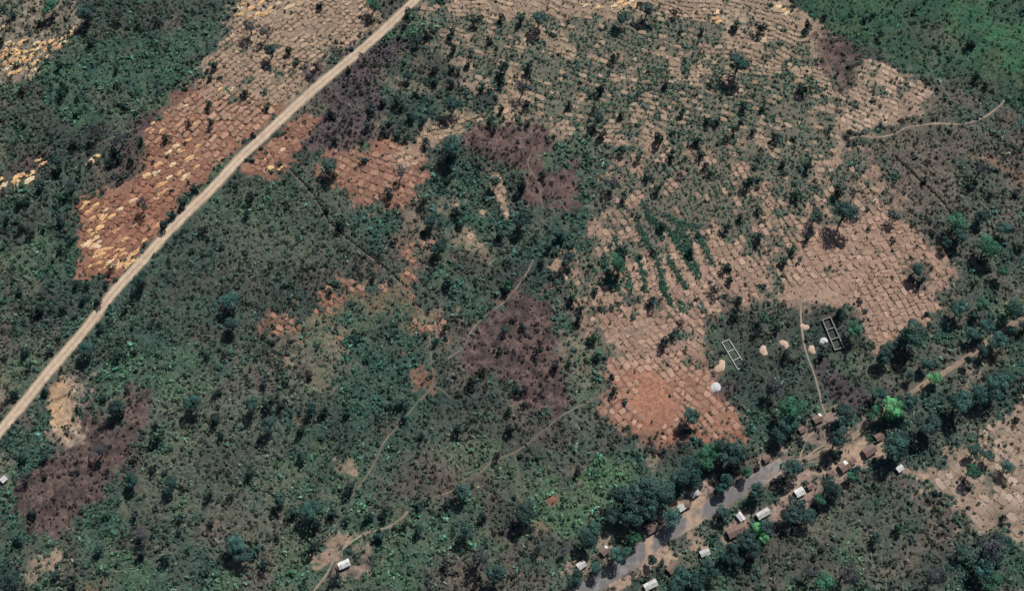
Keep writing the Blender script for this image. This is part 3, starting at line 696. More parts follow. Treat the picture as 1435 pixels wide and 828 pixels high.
def straw_mesh(seed):
    """a loose sheet of cut straw: many flat bundles lying over each other"""
    r = np.random.default_rng(seed); Vv, F = [], []
    for k in range(26):
        cx, cy = r.uniform(-.8, .8, 2) * (1, .8); a = r.uniform(-.5, .5) + (0 if k % 2 else 1.57)
        l, w, z = r.uniform(.3, .58), r.uniform(.16, .32), r.uniform(.1, .75) * (1.1 - .5 * math.hypot(cx, cy))
        ca, sa = math.cos(a), math.sin(a); t1, t2 = r.uniform(-.2, .2, 2); b = len(Vv)
        for sx, sy in ((-1,-1),(1,-1),(1,1),(-1,1)):
            Vv.append((cx + sx*l*ca - sy*w*sa, cy + sx*l*sa + sy*w*ca, z + sx*t1 + sy*t2))
        for sx, sy in ((-1,-1),(1,-1),(1,1),(-1,1)):
            Vv.append((cx + 1.15*(sx*l*ca - sy*w*sa), cy + 1.15*(sx*l*sa + sy*w*ca), -.3))
        F += [[b, b+1, b+2, b+3]] + [[b+4+i, b+4+(i+1) % 4, b+(i+1) % 4, b+i] for i in range(4)]
    return mesh_np('straw_heap', np.array(Vv), np.array(F), [M_STRAW])
STRAW = [straw_mesh(i) for i in range(8)]
def T(x0, y0, s, pts): return [(x0 + p[0] / s, y0 + p[1] / s, *p[2:]) for p in pts]
straws = [
 ('pale straw heap on the red soil at the lower end of the straw plot', T(100, 270, 6.9, [(145,100),(120,140),(245,115),(205,160),(330,170),(265,225),(205,250),(590,80),(470,160),(275,340),(430,360),(235,440),(150,500),(210,510),(270,480),(255,570),(260,680),(390,660),(340,610),(520,650),(560,650),(490,690),(540,700),(480,560),(180,710),(600,310),(515,450),(700,465),(830,320),(225,620),(300,600),(310,560),(240,520),(190,470),(330,700),(290,730),(420,620),(450,560),(380,540),(500,600),(580,600),(610,590),(640,560),(420,690),(460,720),(220,390),(180,370),(300,290),(390,230),(160,190),(310,230),(600,660)])),
 ('pale straw heap on the brown clearing at the western edge of the scrub', T(0, 200, 8.28, [(440,205),(500,250),(265,370),(180,410),(190,460),(200,515),(350,360),(340,440),(30,500),(15,420)])),
 ('pale straw heap on a small clearing among dark bushes', T(0, 200, 8.28, [(1125,155),(1070,200),(1040,240)])),
 ('pale straw heap among red beds at the upper end of the straw plot', T(190, 120, 8.28, [(210,430),(150,510),(185,530),(300,530),(490,465),(695,445),(975,45),(1080,60),(580,235),(535,755),(385,780)])),
 ('pale straw heap on the small red field across the dirt road', T(360, 208, 3.98, [(45,65),(75,110),(130,110),(140,10)])),
 ('pale straw heap on the light patch at the top edge', [(868,4),(876,7),(884,3),(892,8),(1005,18),(1002,26),(1007,31),(1070,56),(1090,10),(1098,15),(1102,19),(820,8),(838,11),(861,9)]),
 ('pale straw heap on stony cleared ground at the top corner', [(5,80),(18,92),(30,84),(45,78),(52,70),(60,62),(20,72),(40,95),(8,98),(72,58),(95,50),(105,40),(66,80),(12,60),(30,60),(2,40),(25,100),(50,88),(85,55),(35,73),(8,70),(16,62),(26,76),(38,86),(48,98),(56,78),(64,70),(76,62),(82,66),(90,60),(98,46),(10,88),(22,84),(44,70),(2,76),(14,104),(36,58),(52,60)]),
 ('pale straw heap on the light stubble plot near the top', [(340,6),(352,12),(365,4),(378,12),(338,20),(350,24),(390,6),(405,10),(372,20),(420,4),(334,12),(360,20)]),
]
straws[3] = (straws[3][0], straws[3][1] + T(84, 182, 3.93, [(655,115),(600,125),(545,190),(530,235),(710,160),(750,205),(665,235),(600,260),(590,330),(560,345),(480,250),(640,90),(560,300),(700,60),(760,90),(620,190),(690,260),(530,370)]))
straw_items = []
for lab, pts in straws:
    grp = lab.replace('pale straw heap', 'pale straw heaps')
    for k, (px, py) in enumerate(pts):
        x, y = P(px, py, .4)
        big = random.uniform(2.5, 4.2); tone = random.randrange(3)
        col = np.array([(.68,.46,.23), (.70,.54,.35), (.60,.36,.19)][tone]) * random.uniform(.9, 1.08)
        o = tag(link('straw_heap', STRAW[k % 8], None, (x, y, gz(x, y) + .12), R(38) + random.uniform(-.2, .2), (big, big * random.uniform(.42, .68), random.uniform(.6, 1.0)), col), lab, 'straw heap', grp)
        straw_items.append(dict(px=px, py=py, d=12 if big < 3.0 else 20 if big < 3.6 else 30, ty=('golden', 'cream', 'tawny')[tone], o=o))

# ------------------------------------------------------------------ heaps of sand and spoil
HEAPS = [('sand_heap', 'bright white round sand heap on dark trodden ground', (1003,542), 4.7, 1.1, M_SANDW), ('sand_heap', 'large cream sand heap beside the white block foundation', (1010,513), 4.9, .8, M_SANDC),
 ('soil_heap', 'cream soil heap with a dug hollow on the grass between both foundations', (1070,491), 3.9, .55, M_SANDC), ('soil_heap', 'cream soil heap just west of the footpath, upper of two', (1100,482), 3.9, .55, M_SANDC),
 ('soil_heap', 'cream soil heap between the footpath and a green bush', (1138,490), 3.6, .55, M_SANDC), ('sand_heap', 'pale grey sand heap touching the dark roofless ruin', (1154,477), 3.4, .8, M_SANDW),
 ('sand_heap', 'pale sand heap beside the upper end of the village footpath', (1128,458), 3.4, .5, M_SANDC)]
for k, (nm, lab, (px, py), rad, h, mt) in enumerate(HEAPS):
    x, y = P(px, py, h / 2)
    tag(link(nm, heap_mesh(nm, 300 + k, 22, 6, .06 if k == 0 else .25, [mt], 1.0, .25 if k == 0 else 1.0), None, (x, y, gz(x, y) + .15), random.uniform(0, 6), (rad * .95, rad * .85, h)), lab, 'heap')

M_RUB = plain_mat('rubble_stone', (0.42, 0.31, 0.27), 1.5, 0.6, 1.3)
for lab, (px, py), n in (('scatter of pinkish broken bricks on bare ground north of the road end', (1099, 629), 60), ('small pile of pale rubble beside the lower white hut', (797, 794), 24)):
    m = MB(); r_ = random.Random(n)
    for _ in range(n):
        a, b_, sz = r_.gauss(0, 2.4), r_.gauss(0, 1.7), r_.uniform(.2, .6)
        m.box(a - sz, a + sz, b_ - sz * .7, b_ + sz * .7, -.2, sz * r_.uniform(.5, 1.2))
    x, y = P(px, py); tag(link('brick_rubble', m.mesh('brick_rubble', [M_RUB]), None, (x, y, gz(x, y)), .6), lab, 'rubble')
# ------------------------------------------------------------------ huts, houses, foundations
TIN_W, TIN_G = (.78,.80,.78), (.62,.64,.62)
def axis(px, py, deg):
    a, b = P(px, py), P(px + 10 * math.cos(R(deg)), py - 10 * math.sin(R(deg)))
    return math.atan2(b[1] - a[1], b[0] - a[0])
def hut(name, label, px, py, lpx, wpx, deg, roof='tin', wall_h=2.3, ridge=1.0, col=TIN_W, patch=None, annex=None):
    Lm, Wm = lpx * MPP, wpx * MPP
    x, y = P(px, py, wall_h + ridge * .5)
    z = gz(x, y); rz = axis(px, py, deg)
    root = tag(bpy.data.objects.new(name, None), label, 'house'); COL.objects.link(root)
    root.location = (x, y, z - .05); root.rotation_euler = (0, 0, rz)
    if col is TIN_W: tone = random.uniform(.74, 1.02); col = (.78 * tone, .79 * tone, .78 * tone)
    L2, W2 = Lm / 2 - .35, Wm / 2 - .35
    b = MB()                                                     # walls with gable ends and a doorway on the long side
    t = .25; dw = .5
    b.box(-L2, -dw, -W2, -W2 + t, 0, wall_h); b.box(dw, L2, -W2, -W2 + t, 0, wall_h); b.box(-dw, dw, -W2, -W2 + t, 1.9, wall_h)
    b.box(-L2, L2, W2 - t, W2, 0, wall_h); b.box(-L2, -L2 + t, -W2 + t, W2 - t, 0, wall_h); b.box(L2 - t, L2, -W2 + t, W2 - t, 0, wall_h)
    if roof in ('tin', 'thatch'):
        for sx in (-1, 1):
            xa, xb = sx * L2, sx * (L2 - t)
            hh = ridge * W2 / (W2 + .35)
            b.add([(xa,-W2,wall_h+.003),(xa,W2,wall_h+.003),(xa,0,wall_h+hh),(xb,-W2,wall_h+.003),(xb,W2,wall_h+.003),(xb,0,wall_h+hh)], [(0,1,2),(5,4,3),(0,2,5,3),(1,4,5,2),(0,3,4,1)])
    link('wall', b.mesh('wall', [M_MUD]), root)
    d = MB(); d.box(-dw, dw, -W2 + .06, -W2 + .14, .02, 1.9); link('door', d.mesh('door', [M_WOOD]), root)
    e = .35; th = .06 if roof == 'tin' else .22
    mat = M_TIN if roof.startswith('tin') or roof == 'flat' else M_THATCH
    A, B = L2 + e, W2 + e
    if roof in ('tin', 'thatch'):
        for s in (-1, 1):
            sl_ = random.uniform(.9, 1.0)
            r_ = MB(); n = max(2, int(Lm / 1.1)) if roof == 'thatch' else max(2, int(Lm / 2))
            for k in range(n):                                   # sheets or thatch bundles laid side by side, eaves uneven
                xa, xb = -A + 2 * A * k / n, -A + 2 * A * (k + 1) / n
                oz = random.uniform(0, .035 if roof == 'tin' else .12); oe = random.uniform(-.05, .12 if roof == 'tin' else .3)
                bb = B + oe; ez = wall_h - ridge * oe / B
                v = [(xa+.01, s*bb, ez+oz), (xb-.01, s*bb, ez+oz), (xb-.01, 0, wall_h+ridge+oz), (xa+.01, 0, wall_h+ridge+oz)]
                r_.add(v + [(p[0], p[1], p[2] + th) for p in v], [(0,1,2,3),(7,6,5,4),(0,4,5,1),(1,5,6,2),(2,6,7,3),(3,7,4,0)] if s > 0 else [(3,2,1,0),(4,5,6,7),(1,5,4,0),(2,6,5,1),(3,7,6,2),(0,4,7,3)])
            link('roof_slope', r_.mesh('roof_slope', [mat]), root, color=[c * sl_ for c in col])
        r_ = MB(); r_.tube((-A, 0, wall_h + ridge + th + .02), (A, 0, wall_h + ridge + th + .02), .14, .14, 6)
        link('roof_ridge', r_.mesh('roof_ridge', [mat]), root, color=col)
    else:                                                        # single slope falling to the front
        r_ = MB(); n = max(2, int(Lm / 1.6))
        for k in range(n):
            xa, xb = -A + 2 * A * k / n, -A + 2 * A * (k + 1) / n; oz = random.uniform(0, .04) + .12; oe = random.uniform(-.05, .2)
            v = [(xa+.01, -B-oe, wall_h+oz), (xb-.01, -B-oe, wall_h+oz), (xb-.01, B, wall_h+.35+oz), (xa+.01, B, wall_h+.35+oz)]
            r_.add(v + [(p[0], p[1], p[2] + th) for p in v], [(3,2,1,0),(4,5,6,7),(1,5,4,0),(2,6,5,1),(3,7,6,2),(0,4,7,3)])
        link('roof', r_.mesh('roof', [mat]), root, color=col)
    if patch:                                                    # a loose tin sheet lying on the thatch
        x0, x1, sd = patch
        r_ = MB(); o = .2 + th
        v = [(x0*A, sd*B*1.02, wall_h+o), (x1*A, sd*B*1.02, wall_h+o), (x1*A, sd*B*.05, wall_h+ridge*.97+o), (x0*A, sd*B*.05, wall_h+ridge*.97+o)]
        r_.add(v + [(p[0], p[1], p[2] + .05) for p in v], [(0,1,2,3),(7,6,5,4),(0,4,5,1),(1,5,6,2),(2,6,7,3),(3,7,4,0)])
        tag(link('roof_sheet', r_.mesh('roof_sheet', [M_TIN]), root, color=TIN_W), 'bright white sheet on the brown roof')
    if annex:                                                    # low lean-to
        s = annex; r_ = MB(); r_.box(s*L2 + (.01 if s > 0 else -1.9), s*L2 + (1.9 if s > 0 else -.01), -W2*.8, W2*.7, 0, 1.7)
        link('lean_to', r_.mesh('lean_to', [M_MUD]), root)
        r_ = MB(); r_.box(s*L2 + (.05 if s > 0 else -2.1), s*L2 + (2.1 if s > 0 else -.05), -W2*.9, W2*.8, 1.72, 1.84)
        link('lean_to_roof', r_.mesh('lean_to_roof', [M_THATCH]), root)
    return root
HUTS = [
 ('tin_roof_house', 'lone white tin roofed house on the clearing beside a footpath', 482,790, 15.5,9.2, 24, 'tin', 2.6,1.1, TIN_W, None, -1),
 ('tin_roof_hut', 'small white roofed hut between two dark trees by the lower road end', 815,791, 12,9, 35, 'tin', 2.2,.8, TIN_W, None, None),
 ('thatched_hut', 'small hut half hidden under a green tree, one roof corner bright', 848,771, 12,9, 42, 'thatch', 2.2,1.0, TIN_W, (.4,.95,1), None),
 ('thatched_house', 'brown gabled house at the road edge beside the big dark grove', 914,738, 17,12.5, 30, 'thatch', 2.5,1.5, TIN_W, None, None),
 ('thatched_hut', 'brown hut tucked against the big grove behind the roadside gabled house', 926,727, 11,8, 32, 'thatch', 2.2,1.1, TIN_W, None, None),
 ('tin_roof_house', 'long white tin roofed house at the bottom below the shaded road bend', 912,819, 18,9, 27, 'tin', 2.4,.9, TIN_W, None, None),
 ('thatched_house', 'brown thatched house with sagging roof beside the widest sandy yard', 944,794, 18,10, 42, 'thatch', 2.3,1.3, TIN_W, None, None),
 ('tin_roof_hut', 'small white patched roof hut above the southern tree line', 988,774, 13,8.5, 22, 'tin', 2.3,.8, TIN_W, None, None),
 ('thatched_house', 'biggest brown ridged house standing in front of the southern grove', 1032,743, 25,12.5, 24, 'thatch', 2.6,1.6, TIN_W, None, None),
 ('tin_roof_hut', 'narrow white roofed hut set crosswise behind the biggest brown house', 1038,723.5, 11.5,8, -52, 'tin', 2.3,.7, TIN_W, None, None),
 ('tin_roof_house', 'long white tin roofed house in the yard below the road end', 1070,719, 19,9, 30, 'tin', 2.4,.9, TIN_W, None, None),
 ('tin_roof_hut', 'small grey white hut at the grove edge north of the sandy yard', 974,691, 13,7.5, 32, 'flat', 2.2,.4, TIN_W, None, None),
 ('tin_roof_house', 'square white roofed house with a brown half beside the sandy roadside yard', 955,711, 9.5,8.5, 32, 'flat', 2.4,.4, TIN_W, None, None),
 ('thatched_hut', 'brown roofed half house joined to the square white roof', 963.5,706, 8.5,8.5, 32, 'thatch', 2.2,.9, TIN_W, None, None),
 ('thatched_hut', 'single brown hut on bare ground north of the road end', 1075,642.5, 10,8, 32, 'thatch', 2.2,1.1, TIN_W, None, None),
 ('tin_roof_house', 'white tin roofed house below a large shadow in the eastern yard', 1121,689, 13,10.5, 28, 'tin', 2.4,.8, TIN_W, None, None),
 ('thatched_hut', 'tiny brown hut just above the white house in the eastern yard', 1135.5,681, 8.5,7, 30, 'thatch', 2.0,.9, TIN_W, None, None),
 ('thatched_hut', 'tiny square brown hut at the lower edge of the sandy yard', 1165,662.5, 9,8, 30, 'thatch', 1.9,.7, TIN_W, None, None),
 ('thatched_house', 'brown house with one white roof panel on the sandy yard', 1184,652.5, 15,12, 35, 'thatch', 2.4,1.2, TIN_W, (.1,.75,1), None),
 ('thatched_hut', 'tiny square hut touching the house with the white roof panel', 1195,645.5, 8.5,8, 35, 'thatch', 2.0,.6, TIN_W, None, None),
 ('tin_roof_hut', 'small white hut at the head of the path to the sandy field', 1261.5,656, 10,7.5, 35, 'tin', 2.2,.7, TIN_W, None, None),
 ('thatched_hut', 'brown hut with a white roof scrap on the northern bare yard', 1146,586, 13.5,9.5, 30, 'thatch', 2.3,1.1, TIN_W, (.55,1,1), None),
 ('thatched_hut', 'small brown hut at the foot of the large bright crowned tree', 1124,601.5, 9.5,8, 30, 'thatch', 2.1,.9, TIN_W, None, None),
 ('thatched_hut', 'tiny dark hut on pale ground at the northern village edge', 1172,570, 7.5,6, 25, 'thatch', 1.9,.8, TIN_W, None, None),
 ('thatched_house', 'large brown gabled house on the east side of the sandy yard', 1219,630.5, 18,12, 32, 'thatch', 2.5,1.5, TIN_W, None, None),
 ('thatched_hut', 'grey brown hut behind the large gabled house', 1232.5,611.5, 12,9, 30, 'thatch', 2.3,1.1, TIN_W, None, None),
 ('tin_roof_hut', 'small white hut alone at the western edge of the land', 5,671, 8,7.5, 40, 'tin', 2.2,.6, TIN_W, None, None),
]
for h in HUTS: hut(*h)

def ruin(name, label, corners, cross, h, t, mat, gap_last=False):
    c = PL(corners, h); ctr = c.mean(0)
    z = min(gz(*q) for q in c) - .05
    root = tag(bpy.data.objects.new(name, None), label, 'foundation'); COL.objects.link(root); root.location = (*ctr, z)
    def wall(a, b, hh, ex=0.0):
        a, b = np.array(a) - ctr, np.array(b) - ctr
        d = b - a; L = np.linalg.norm(d); ang = math.atan2(d[1], d[0])
        n = max(2, int(L / 2.2)); m = MB(); s = L / n
        for k in range(n):                                       # courses end at uneven heights
            hk = hh * random.uniform(.82, 1.05)
            m.box(k * s - (ex if k == 0 else 0), (k + 1) * s - .004 + (ex if k == n - 1 else 0), -t / 2, t / 2, 0, hk)
        link('wall', m.mesh('wall', [mat]), root, (a[0], a[1], 0), ang)
    A, B, Cc, D = c                                              # A-B short end, B-C long, C-D short, D-A long
    un = lambda p, q: (np.array(q) - np.array(p)) / np.linalg.norm(np.array(q) - np.array(p))
    wall(B, Cc, h); wall(A, D, h)
    ins = t / 2 + .005
    def across(f):
        p, q = A + (D - A) * f, B + (Cc - B) * f; e = un(p, q)
        return p + e * ins, q - e * ins
    for f in cross: wall(*across(f), h * random.uniform(.8, 1))
    return root
ruin('house_foundation', 'white block outline of an unfinished house, open to the grass', [(1011.5,479),(1021.5,475),(1045,512),(1034.5,518)], (.012,.36,.68,.985), 1.1, .5, M_BLOCK)
ruin('roofless_ruin', 'dark roofless three room ruin with thick brick walls', [(1152.5,447.5),(1163.5,443.5),(1183,486.5),(1170.5,490.5)], (.012,.34,.66,.988), 2.1, .6, M_GREYB)

# ------------------------------------------------------------------ trees and bushes
def leaf_cloud(seed, nleaf, leaf, nb, br=(.30, .48), zs=.85, low=-.25, gapiness=.0):
    r = np.random.default_rng(seed)
    cs = []
    while len(cs) < nb:
        v = r.normal(size=3); v /= np.linalg.norm(v); v *= r.random() ** .4 * .72
        if v[2] > low: cs.append(v)
    cs = np.array(cs); rs = r.uniform(*br, nb)
    bi = r.integers(nb, size=nleaf * 3)
    d = r.normal(size=(nleaf * 3, 3)); d[:, 2] += .35; d /= np.linalg.norm(d, axis=1)[:, None]
    p = cs[bi] + d * (rs[bi] * r.uniform(.72, 1.08, len(bi)))[:, None]
    dd = np.linalg.norm(p[:, None, :] - cs[None], axis=2) / rs[None]
    dd[np.arange(len(bi)), bi] = 9
    keep = np.nonzero(dd.min(1) > .62)[0][:nleaf]
    p, d, bi = p[keep], d[keep], bi[keep]; n = len(p)
    nrm = d + r.normal(0, .33, (n, 3)); nrm /= np.linalg.norm(nrm, axis=1)[:, None]
    u = np.cross(nrm, r.normal(size=(n, 3))); u /= np.linalg.norm(u, axis=1)[:, None]; w = np.cross(nrm, u)
    s = (leaf * r.uniform(.6, 1.35, n))[:, None]; k = r.uniform(.5, .9, n)[:, None]
    q = np.stack([p - u * s, p - w * s * k + nrm * s * .15, p + u * s, p + w * s * k], 1)
    q[..., 2] *= zs
    vv = np.exp(r.normal(0, .22, n)) * (.62 + .76 * r.random(nb))[bi]
    tint = np.stack([vv * (1 + .18 * r.normal(0, 1, n)), vv, vv * (1 - .1 * r.normal(0, 1, n))], 1)
    return q.reshape(-1, 3), np.arange(4 * n).reshape(-1, 4), np.clip(np.repeat(tint, 4, 0), .3, 2.2)

def crown(name, seed, nleaf, leaf, nb, mat=None, **kw):
    v, f, c = leaf_cloud(seed, nleaf, leaf, nb, **kw)
    me = mesh_np(name, v, f, [mat or M_LEAF]); vattr(me, 'leafv', c); return me

def trunk_mesh(seed):
    r = np.random.default_rng(seed); m = MB()
    m.tube((0,0,-.05), (.02,.01,.34), .055, .04, 7); m.tube((.02,.01,.33), (.0,.03,.62), .04, .02, 6)
    for k in range(5):
        a = k * 1.26 + r.uniform(-.3, .3); z = r.uniform(.28, .45)
        m.tube((.015,.01,z), (.32*math.cos(a), .32*math.sin(a), z + r.uniform(.18,.35)), .026, .010, 5)
    return m.mesh('trunk', [M_BARK])
def bush_mesh(seed, nleaf, leaf, nb, **kw):
    v, f, c = leaf_cloud(seed, nleaf, leaf, nb, **kw)
    v = v + (0, 0, .62)
    r = np.random.default_rng(seed); m = MB()
    for k in range(5):
        a = k * 1.3; m.tube((0,0,-.1), (.4*math.cos(a), .4*math.sin(a), .6), .04, .015, 4)
    sv = np.array(m.v); n0 = len(v)
    s4 = np.array([f_ for f_ in m.f if len(f_) == 4]) + n0
    me = mesh_np('bush', np.concatenate([v, sv]), [f, s4], [M_LEAF, M_BARK], [0] * len(f) + [1] * len(s4))
    vattr(me, 'leafv', np.concatenate([c, np.ones((len(sv), 3))])); return me
CROWNS = [crown('crown', 500 + i, 1500, .072, 11 + i % 6) for i in range(8)]
SPARSE = [crown('crown', 540 + i, 1000, .055, 14, br=(.22, .42)) for i in range(4)]
TRUNKS = [trunk_mesh(i) for i in range(5)]
BUSHES = [bush_mesh(600 + i, 260, .15, 5 + i % 4, br=(.32, .55), low=-.4) for i in range(8)]
BARE = [bush_mesh(640 + i, 260, .11, 9, br=(.25, .5), low=-.3) for i in range(4)]
CTYPE = {'D': (.036,.072,.066), 'G': (.042,.125,.078), 'Y': (.10,.29,.125), 'K': (.055,.062,.070), 'T': (.042,.098,.086)}
WORD = {'D': 'dark green', 'G': 'mid green', 'Y': 'bright green', 'K': 'grey leafless', 'T': 'blue green'}
# landmarks by which each plant is singled out
LM = [(88,575,'the sandy pit'), (100,660,'the western burnt field'), (5,671,'the western edge hut'), (482,790,'the lone white roofed house'), (60,795,'the small tan clearing'), (382,450,'the round red bare patch'),
 (465,428,'the upper red scrape'), (715,490,'the big purple burnt field'), (725,230,'the purple fallow plot'), (485,140,'the dark ash plot'), (160,325,'the straw plot'), (20,245,'the brown straw clearing'), (240,180,'the upper straw heaps'),
 (385,222,'the small red roadside field'), (510,250,'the rust red field'), (640,180,'the narrow tan field'), (700,270,'the tan vertical strip'), (660,345,'the slanting tan strip'), (1178,90,'the upper purple plot'), (1240,150,'the small tan field'),
 (1003,542,'the white sand heap'), (1028,496,'the white block foundation'), (1167,467,'the dark ruin'), (1185,300,'the big lone dark tree'), (1250,395,'the clean pink field'), (920,570,'the smooth red patch'), (485,655,'the twin tan scrapes'),
 (595,530,'the red path junction'), (765,742,'the red scrape in bright grass'), (1380,680,'the sandy eastern field'), (1392,25,'the marsh stream'), (50,60,'the stony corner'), (380,15,'the light stubble plot'), (200,100,'the teal crop field'),
 (935,375,'the green crop strips'), (880,8,'the pale yellow top patch'), (1400,145,'the winding footpath end'), (1172,228,'the winding footpath start'), (575,355,'the small red strips'), (404,238,'the hedged path start'), (566,402,'the hedged path end'),
 (1010,440,'the grassy building plot'), (914,738,'the roadside gabled house'), (1032,743,'the biggest brown house'), (944,794,'the sagging thatched house'), (815,791,'the lower white hut'), (988,774,'the patched white hut'), (1121,689,'the eastern white house'),
 (1184,652,'the white panel house'), (1219,630,'the large gabled house'), (1261,656,'the path head hut'), (1146,586,'the northern yard hut'), (1070,719,'the long white house'), (955,711,'the square white roof'), (912,819,'the bottom white house'),
 (1283,546,'the open track bend'), (1180,545,'the ash strip by the footpath'), (1400,466,'the track under trees'), (300,262,'the road beside the straw plot'), (130,448,'the middle of the dirt road'), (30,568,'the lower end of the dirt road'), (1345,735,'the sandy field corner'), (1075,642,'the hut north of the road'), (1297,677,'the sandy path end')]
DIRS = ['east', 'north-east', 'north', 'north-west', 'west', 'south-west', 'south', 'south-east']
ORD = ['first', 'second', 'third', 'fourth', 'fifth', 'sixth', 'seventh', 'eighth', 'ninth', 'tenth', 'eleventh', 'twelfth']
def label_all(items, noun, lms=None):
    """items: list of dict px, py, d, ty. Names each by its look and its rank in one direction from a landmark"""
    def sector(l, it): return int(round(math.atan2(l[1] - it['py'], it['px'] - l[0]) / (math.pi / 4))) % 8
    used = set()
    for it in items:
        cand = sorted(lms or LM, key=lambda l: math.hypot(l[0] - it['px'], l[1] - it['py']))
        best = None
        for l in cand[:5]:
            s = sector(l, it); me_d = math.hypot(l[0] - it['px'], l[1] - it['py'])
            rank = sum(1 for o in items if o is not it and sector(l, o) == s and math.hypot(l[0] - o['px'], l[1] - o['py']) < me_d)
            if best is None or rank < best[0]: best = (rank, l, s)
            if rank <= 1: break
        rank, l, s = best
        size = 'large' if it['d'] > 27 else 'mid-sized' if it['d'] > 15 else 'small'
        it['label'] = '%s %s %s, %s %s %s of %s' % (size, WORD.get(it['ty'], it['ty']), noun, ORD[min(rank, 11)], noun.split()[-1], DIRS[s], l[2])
TREES = [ # px, py, crown diameter px, type
 (873,698,34,'D'),(905,686,38,'D'),(932,692,34,'D'),(884,722,30,'D'),(912,712,30,'D'),(860,720,22,'D'),(958,668,30,'D'),(972,652,28,'T'),(990,642,32,'G'),(1003,634,24,'G'),(975,675,20,'D'),(1022,632,34,'D'),(1040,640,22,'D'),(1046,660,16,'G'),(1020,672,22,'T'),(1011,684,16,'T'),
 (1014,717,19,'T'),(1061,686,23,'D'),(1110,655,28,'D'),(1117,708,22,'D'),(1110,720,24,'D'),(1130,724,22,'D'),(1149,702,18,'G'),(1162,681,24,'D'),(1172,688,18,'D'),(1192,666,14,'G'),(1201,657,11,'T'),
 (1110,572,36,'G'),(1102,590,28,'T'),(1092,611,22,'D'),(1083,542,28,'K'),(1184,580,27,'D'),(1177,614,29,'D'),(1250,569,31,'Y'),(1232,551,21,'T'),(1227,578,22,'G'),(1272,564,26,'T'),(1276,526,14,'D'),(1298,510,19,'T'),(1310,530,19,'Y'),(1303,594,31,'D'),(1346,564,34,'T'),(1372,552,26,'T'),
 (1395,540,34,'T'),(1410,530,22,'T'),(1256,624,33,'T'),(1266,613,22,'D'),(1258,634,16,'G'),(1281,468,36,'T'),(1240,496,26,'D'),(1246,485,18,'T'),(1264,479,22,'T'),(1346,433,25,'T'),(1377,426,18,'G'),(1367,443,11,'T'),(1421,434,28,'T'),(1404,447,17,'T'),(1382,456,24,'T'),(1363,468,20,'T'),(1398,476,26,'T'),(1419,463,13,'T'),(1378,492,15,'T'),(1358,503,14,'T'),(1436,455,16,'D'),(1043,508,9,'D'),
 (1073,738,22,'D'),(1061,740,15,'Y'),(1070,753,15,'Y'),(1048,757,24,'D'),(1057,768,22,'D'),(1026,768,20,'D'),(1022,784,14,'D'),(1034,785,18,'D'),(990,792,22,'D'),(1000,803,16,'D'),(956,806,24,'T'),(975,815,24,'D'),(945,824,20,'T'),(1012,778,14,'T'),
 (822,754,25,'D'),(833,740,18,'T'),(864,776,23,'T'),(835,797,18,'T'),(806,812,22,'D'),(891,756,17,'G'),(943,724,25,'T'),(915,783,16,'D'),(878,772,13,'G'),(736,718,30,'D'),(697,803,28,'D'),(672,782,32,'K'),(790,772,14,'K'),
 (1362,660,20,'G'),(1411,653,19,'T'),(1391,764,40,'K'),(1408,758,20,'T'),(1347,771,16,'T'),(1380,797,28,'T'),(1392,815,24,'G'),(1312,808,34,'K'),(1187,803,33,'K'),(1158,815,25,'G'),(1136,803,25,'K'),(1330,797,12,'T'),(1368,632,22,'T'),(1385,638,16,'D'),
 (1186,298,35,'D'),(1144,302,21,'D'),(1375,240,27,'K'),(1342,312,28,'G'),(1376,303,20,'D'),(1385,346,32,'G'),(1346,328,22,'T'),(968,581,24,'T'),(956,594,18,'K'),(1326,340,16,'D'),(1405,382,16,'G'),(1408,320,20,'T'),(1284,378,22,'T'),(632,203,34,'T'),(1036,88,34,'T'),(695,255,16,'D')]
BLIST = []
def B(x0, y0, s): 
    for p in s: BLIST.append((x0 + p[0] / 3.98, y0 + p[1] / 3.98, p[2] / 3.98, p[3] if len(p) > 3 else None))
B(0,0,[(270,50,100,'G'),(470,80,110,'D'),(640,85,90,'K'),(760,140,60,'K'),(870,120,60,'K'),(60,90,60),(0,230,60),(205,130,60),(330,370,50),(210,400,40),(640,395,45),(110,510,70,'K'),(345,490,70),(340,525,60),(685,600,50),(120,700,45),(170,755,40),(870,480,35),(500,240,60),(570,335,40),(960,490,30),(1185,370,60),(1165,440,45),(1360,525,50),(1165,590,55),(1165,690,60),(1050,690,55,'K'),(925,780,60),(520,740,100,'K'),(650,780,120,'K'),(400,800,80,'K'),(780,790,50),(1380,160,110,'K')])
B(360,0,[(40,180,90,'K'),(70,290,90),(215,345,55,'G'),(345,35,60),(170,290,60),(55,600,60),(575,100,40),(640,40,100,'G'),(840,75,60),(810,150,60,'K'),(935,195,70),(890,240,70),(580,300,35),(510,390,45),(1070,215,60),(1090,275,55),(1090,185,60),(1190,300,45),(1360,105,55),(1290,240,50),(1210,130,60),(1085,390,60),(1120,405,45),(1170,365,55),(1355,450,60),(1370,390,80),(1250,490,60,'G'),(1080,470,50),(835,440,60),(985,395,60),(985,460,60),(880,530,50),(690,580,60),(775,570,70),(630,610,70),(1090,590,100),(1020,670,65,'K'),(850,660,75),(915,690,60),(835,775,50),(400,640,60),(700,735,60),(610,710,50),(430,790,60),(940,800,60),(1295,690,50),(1320,720,45),(1360,610,50),(800,600,50)])
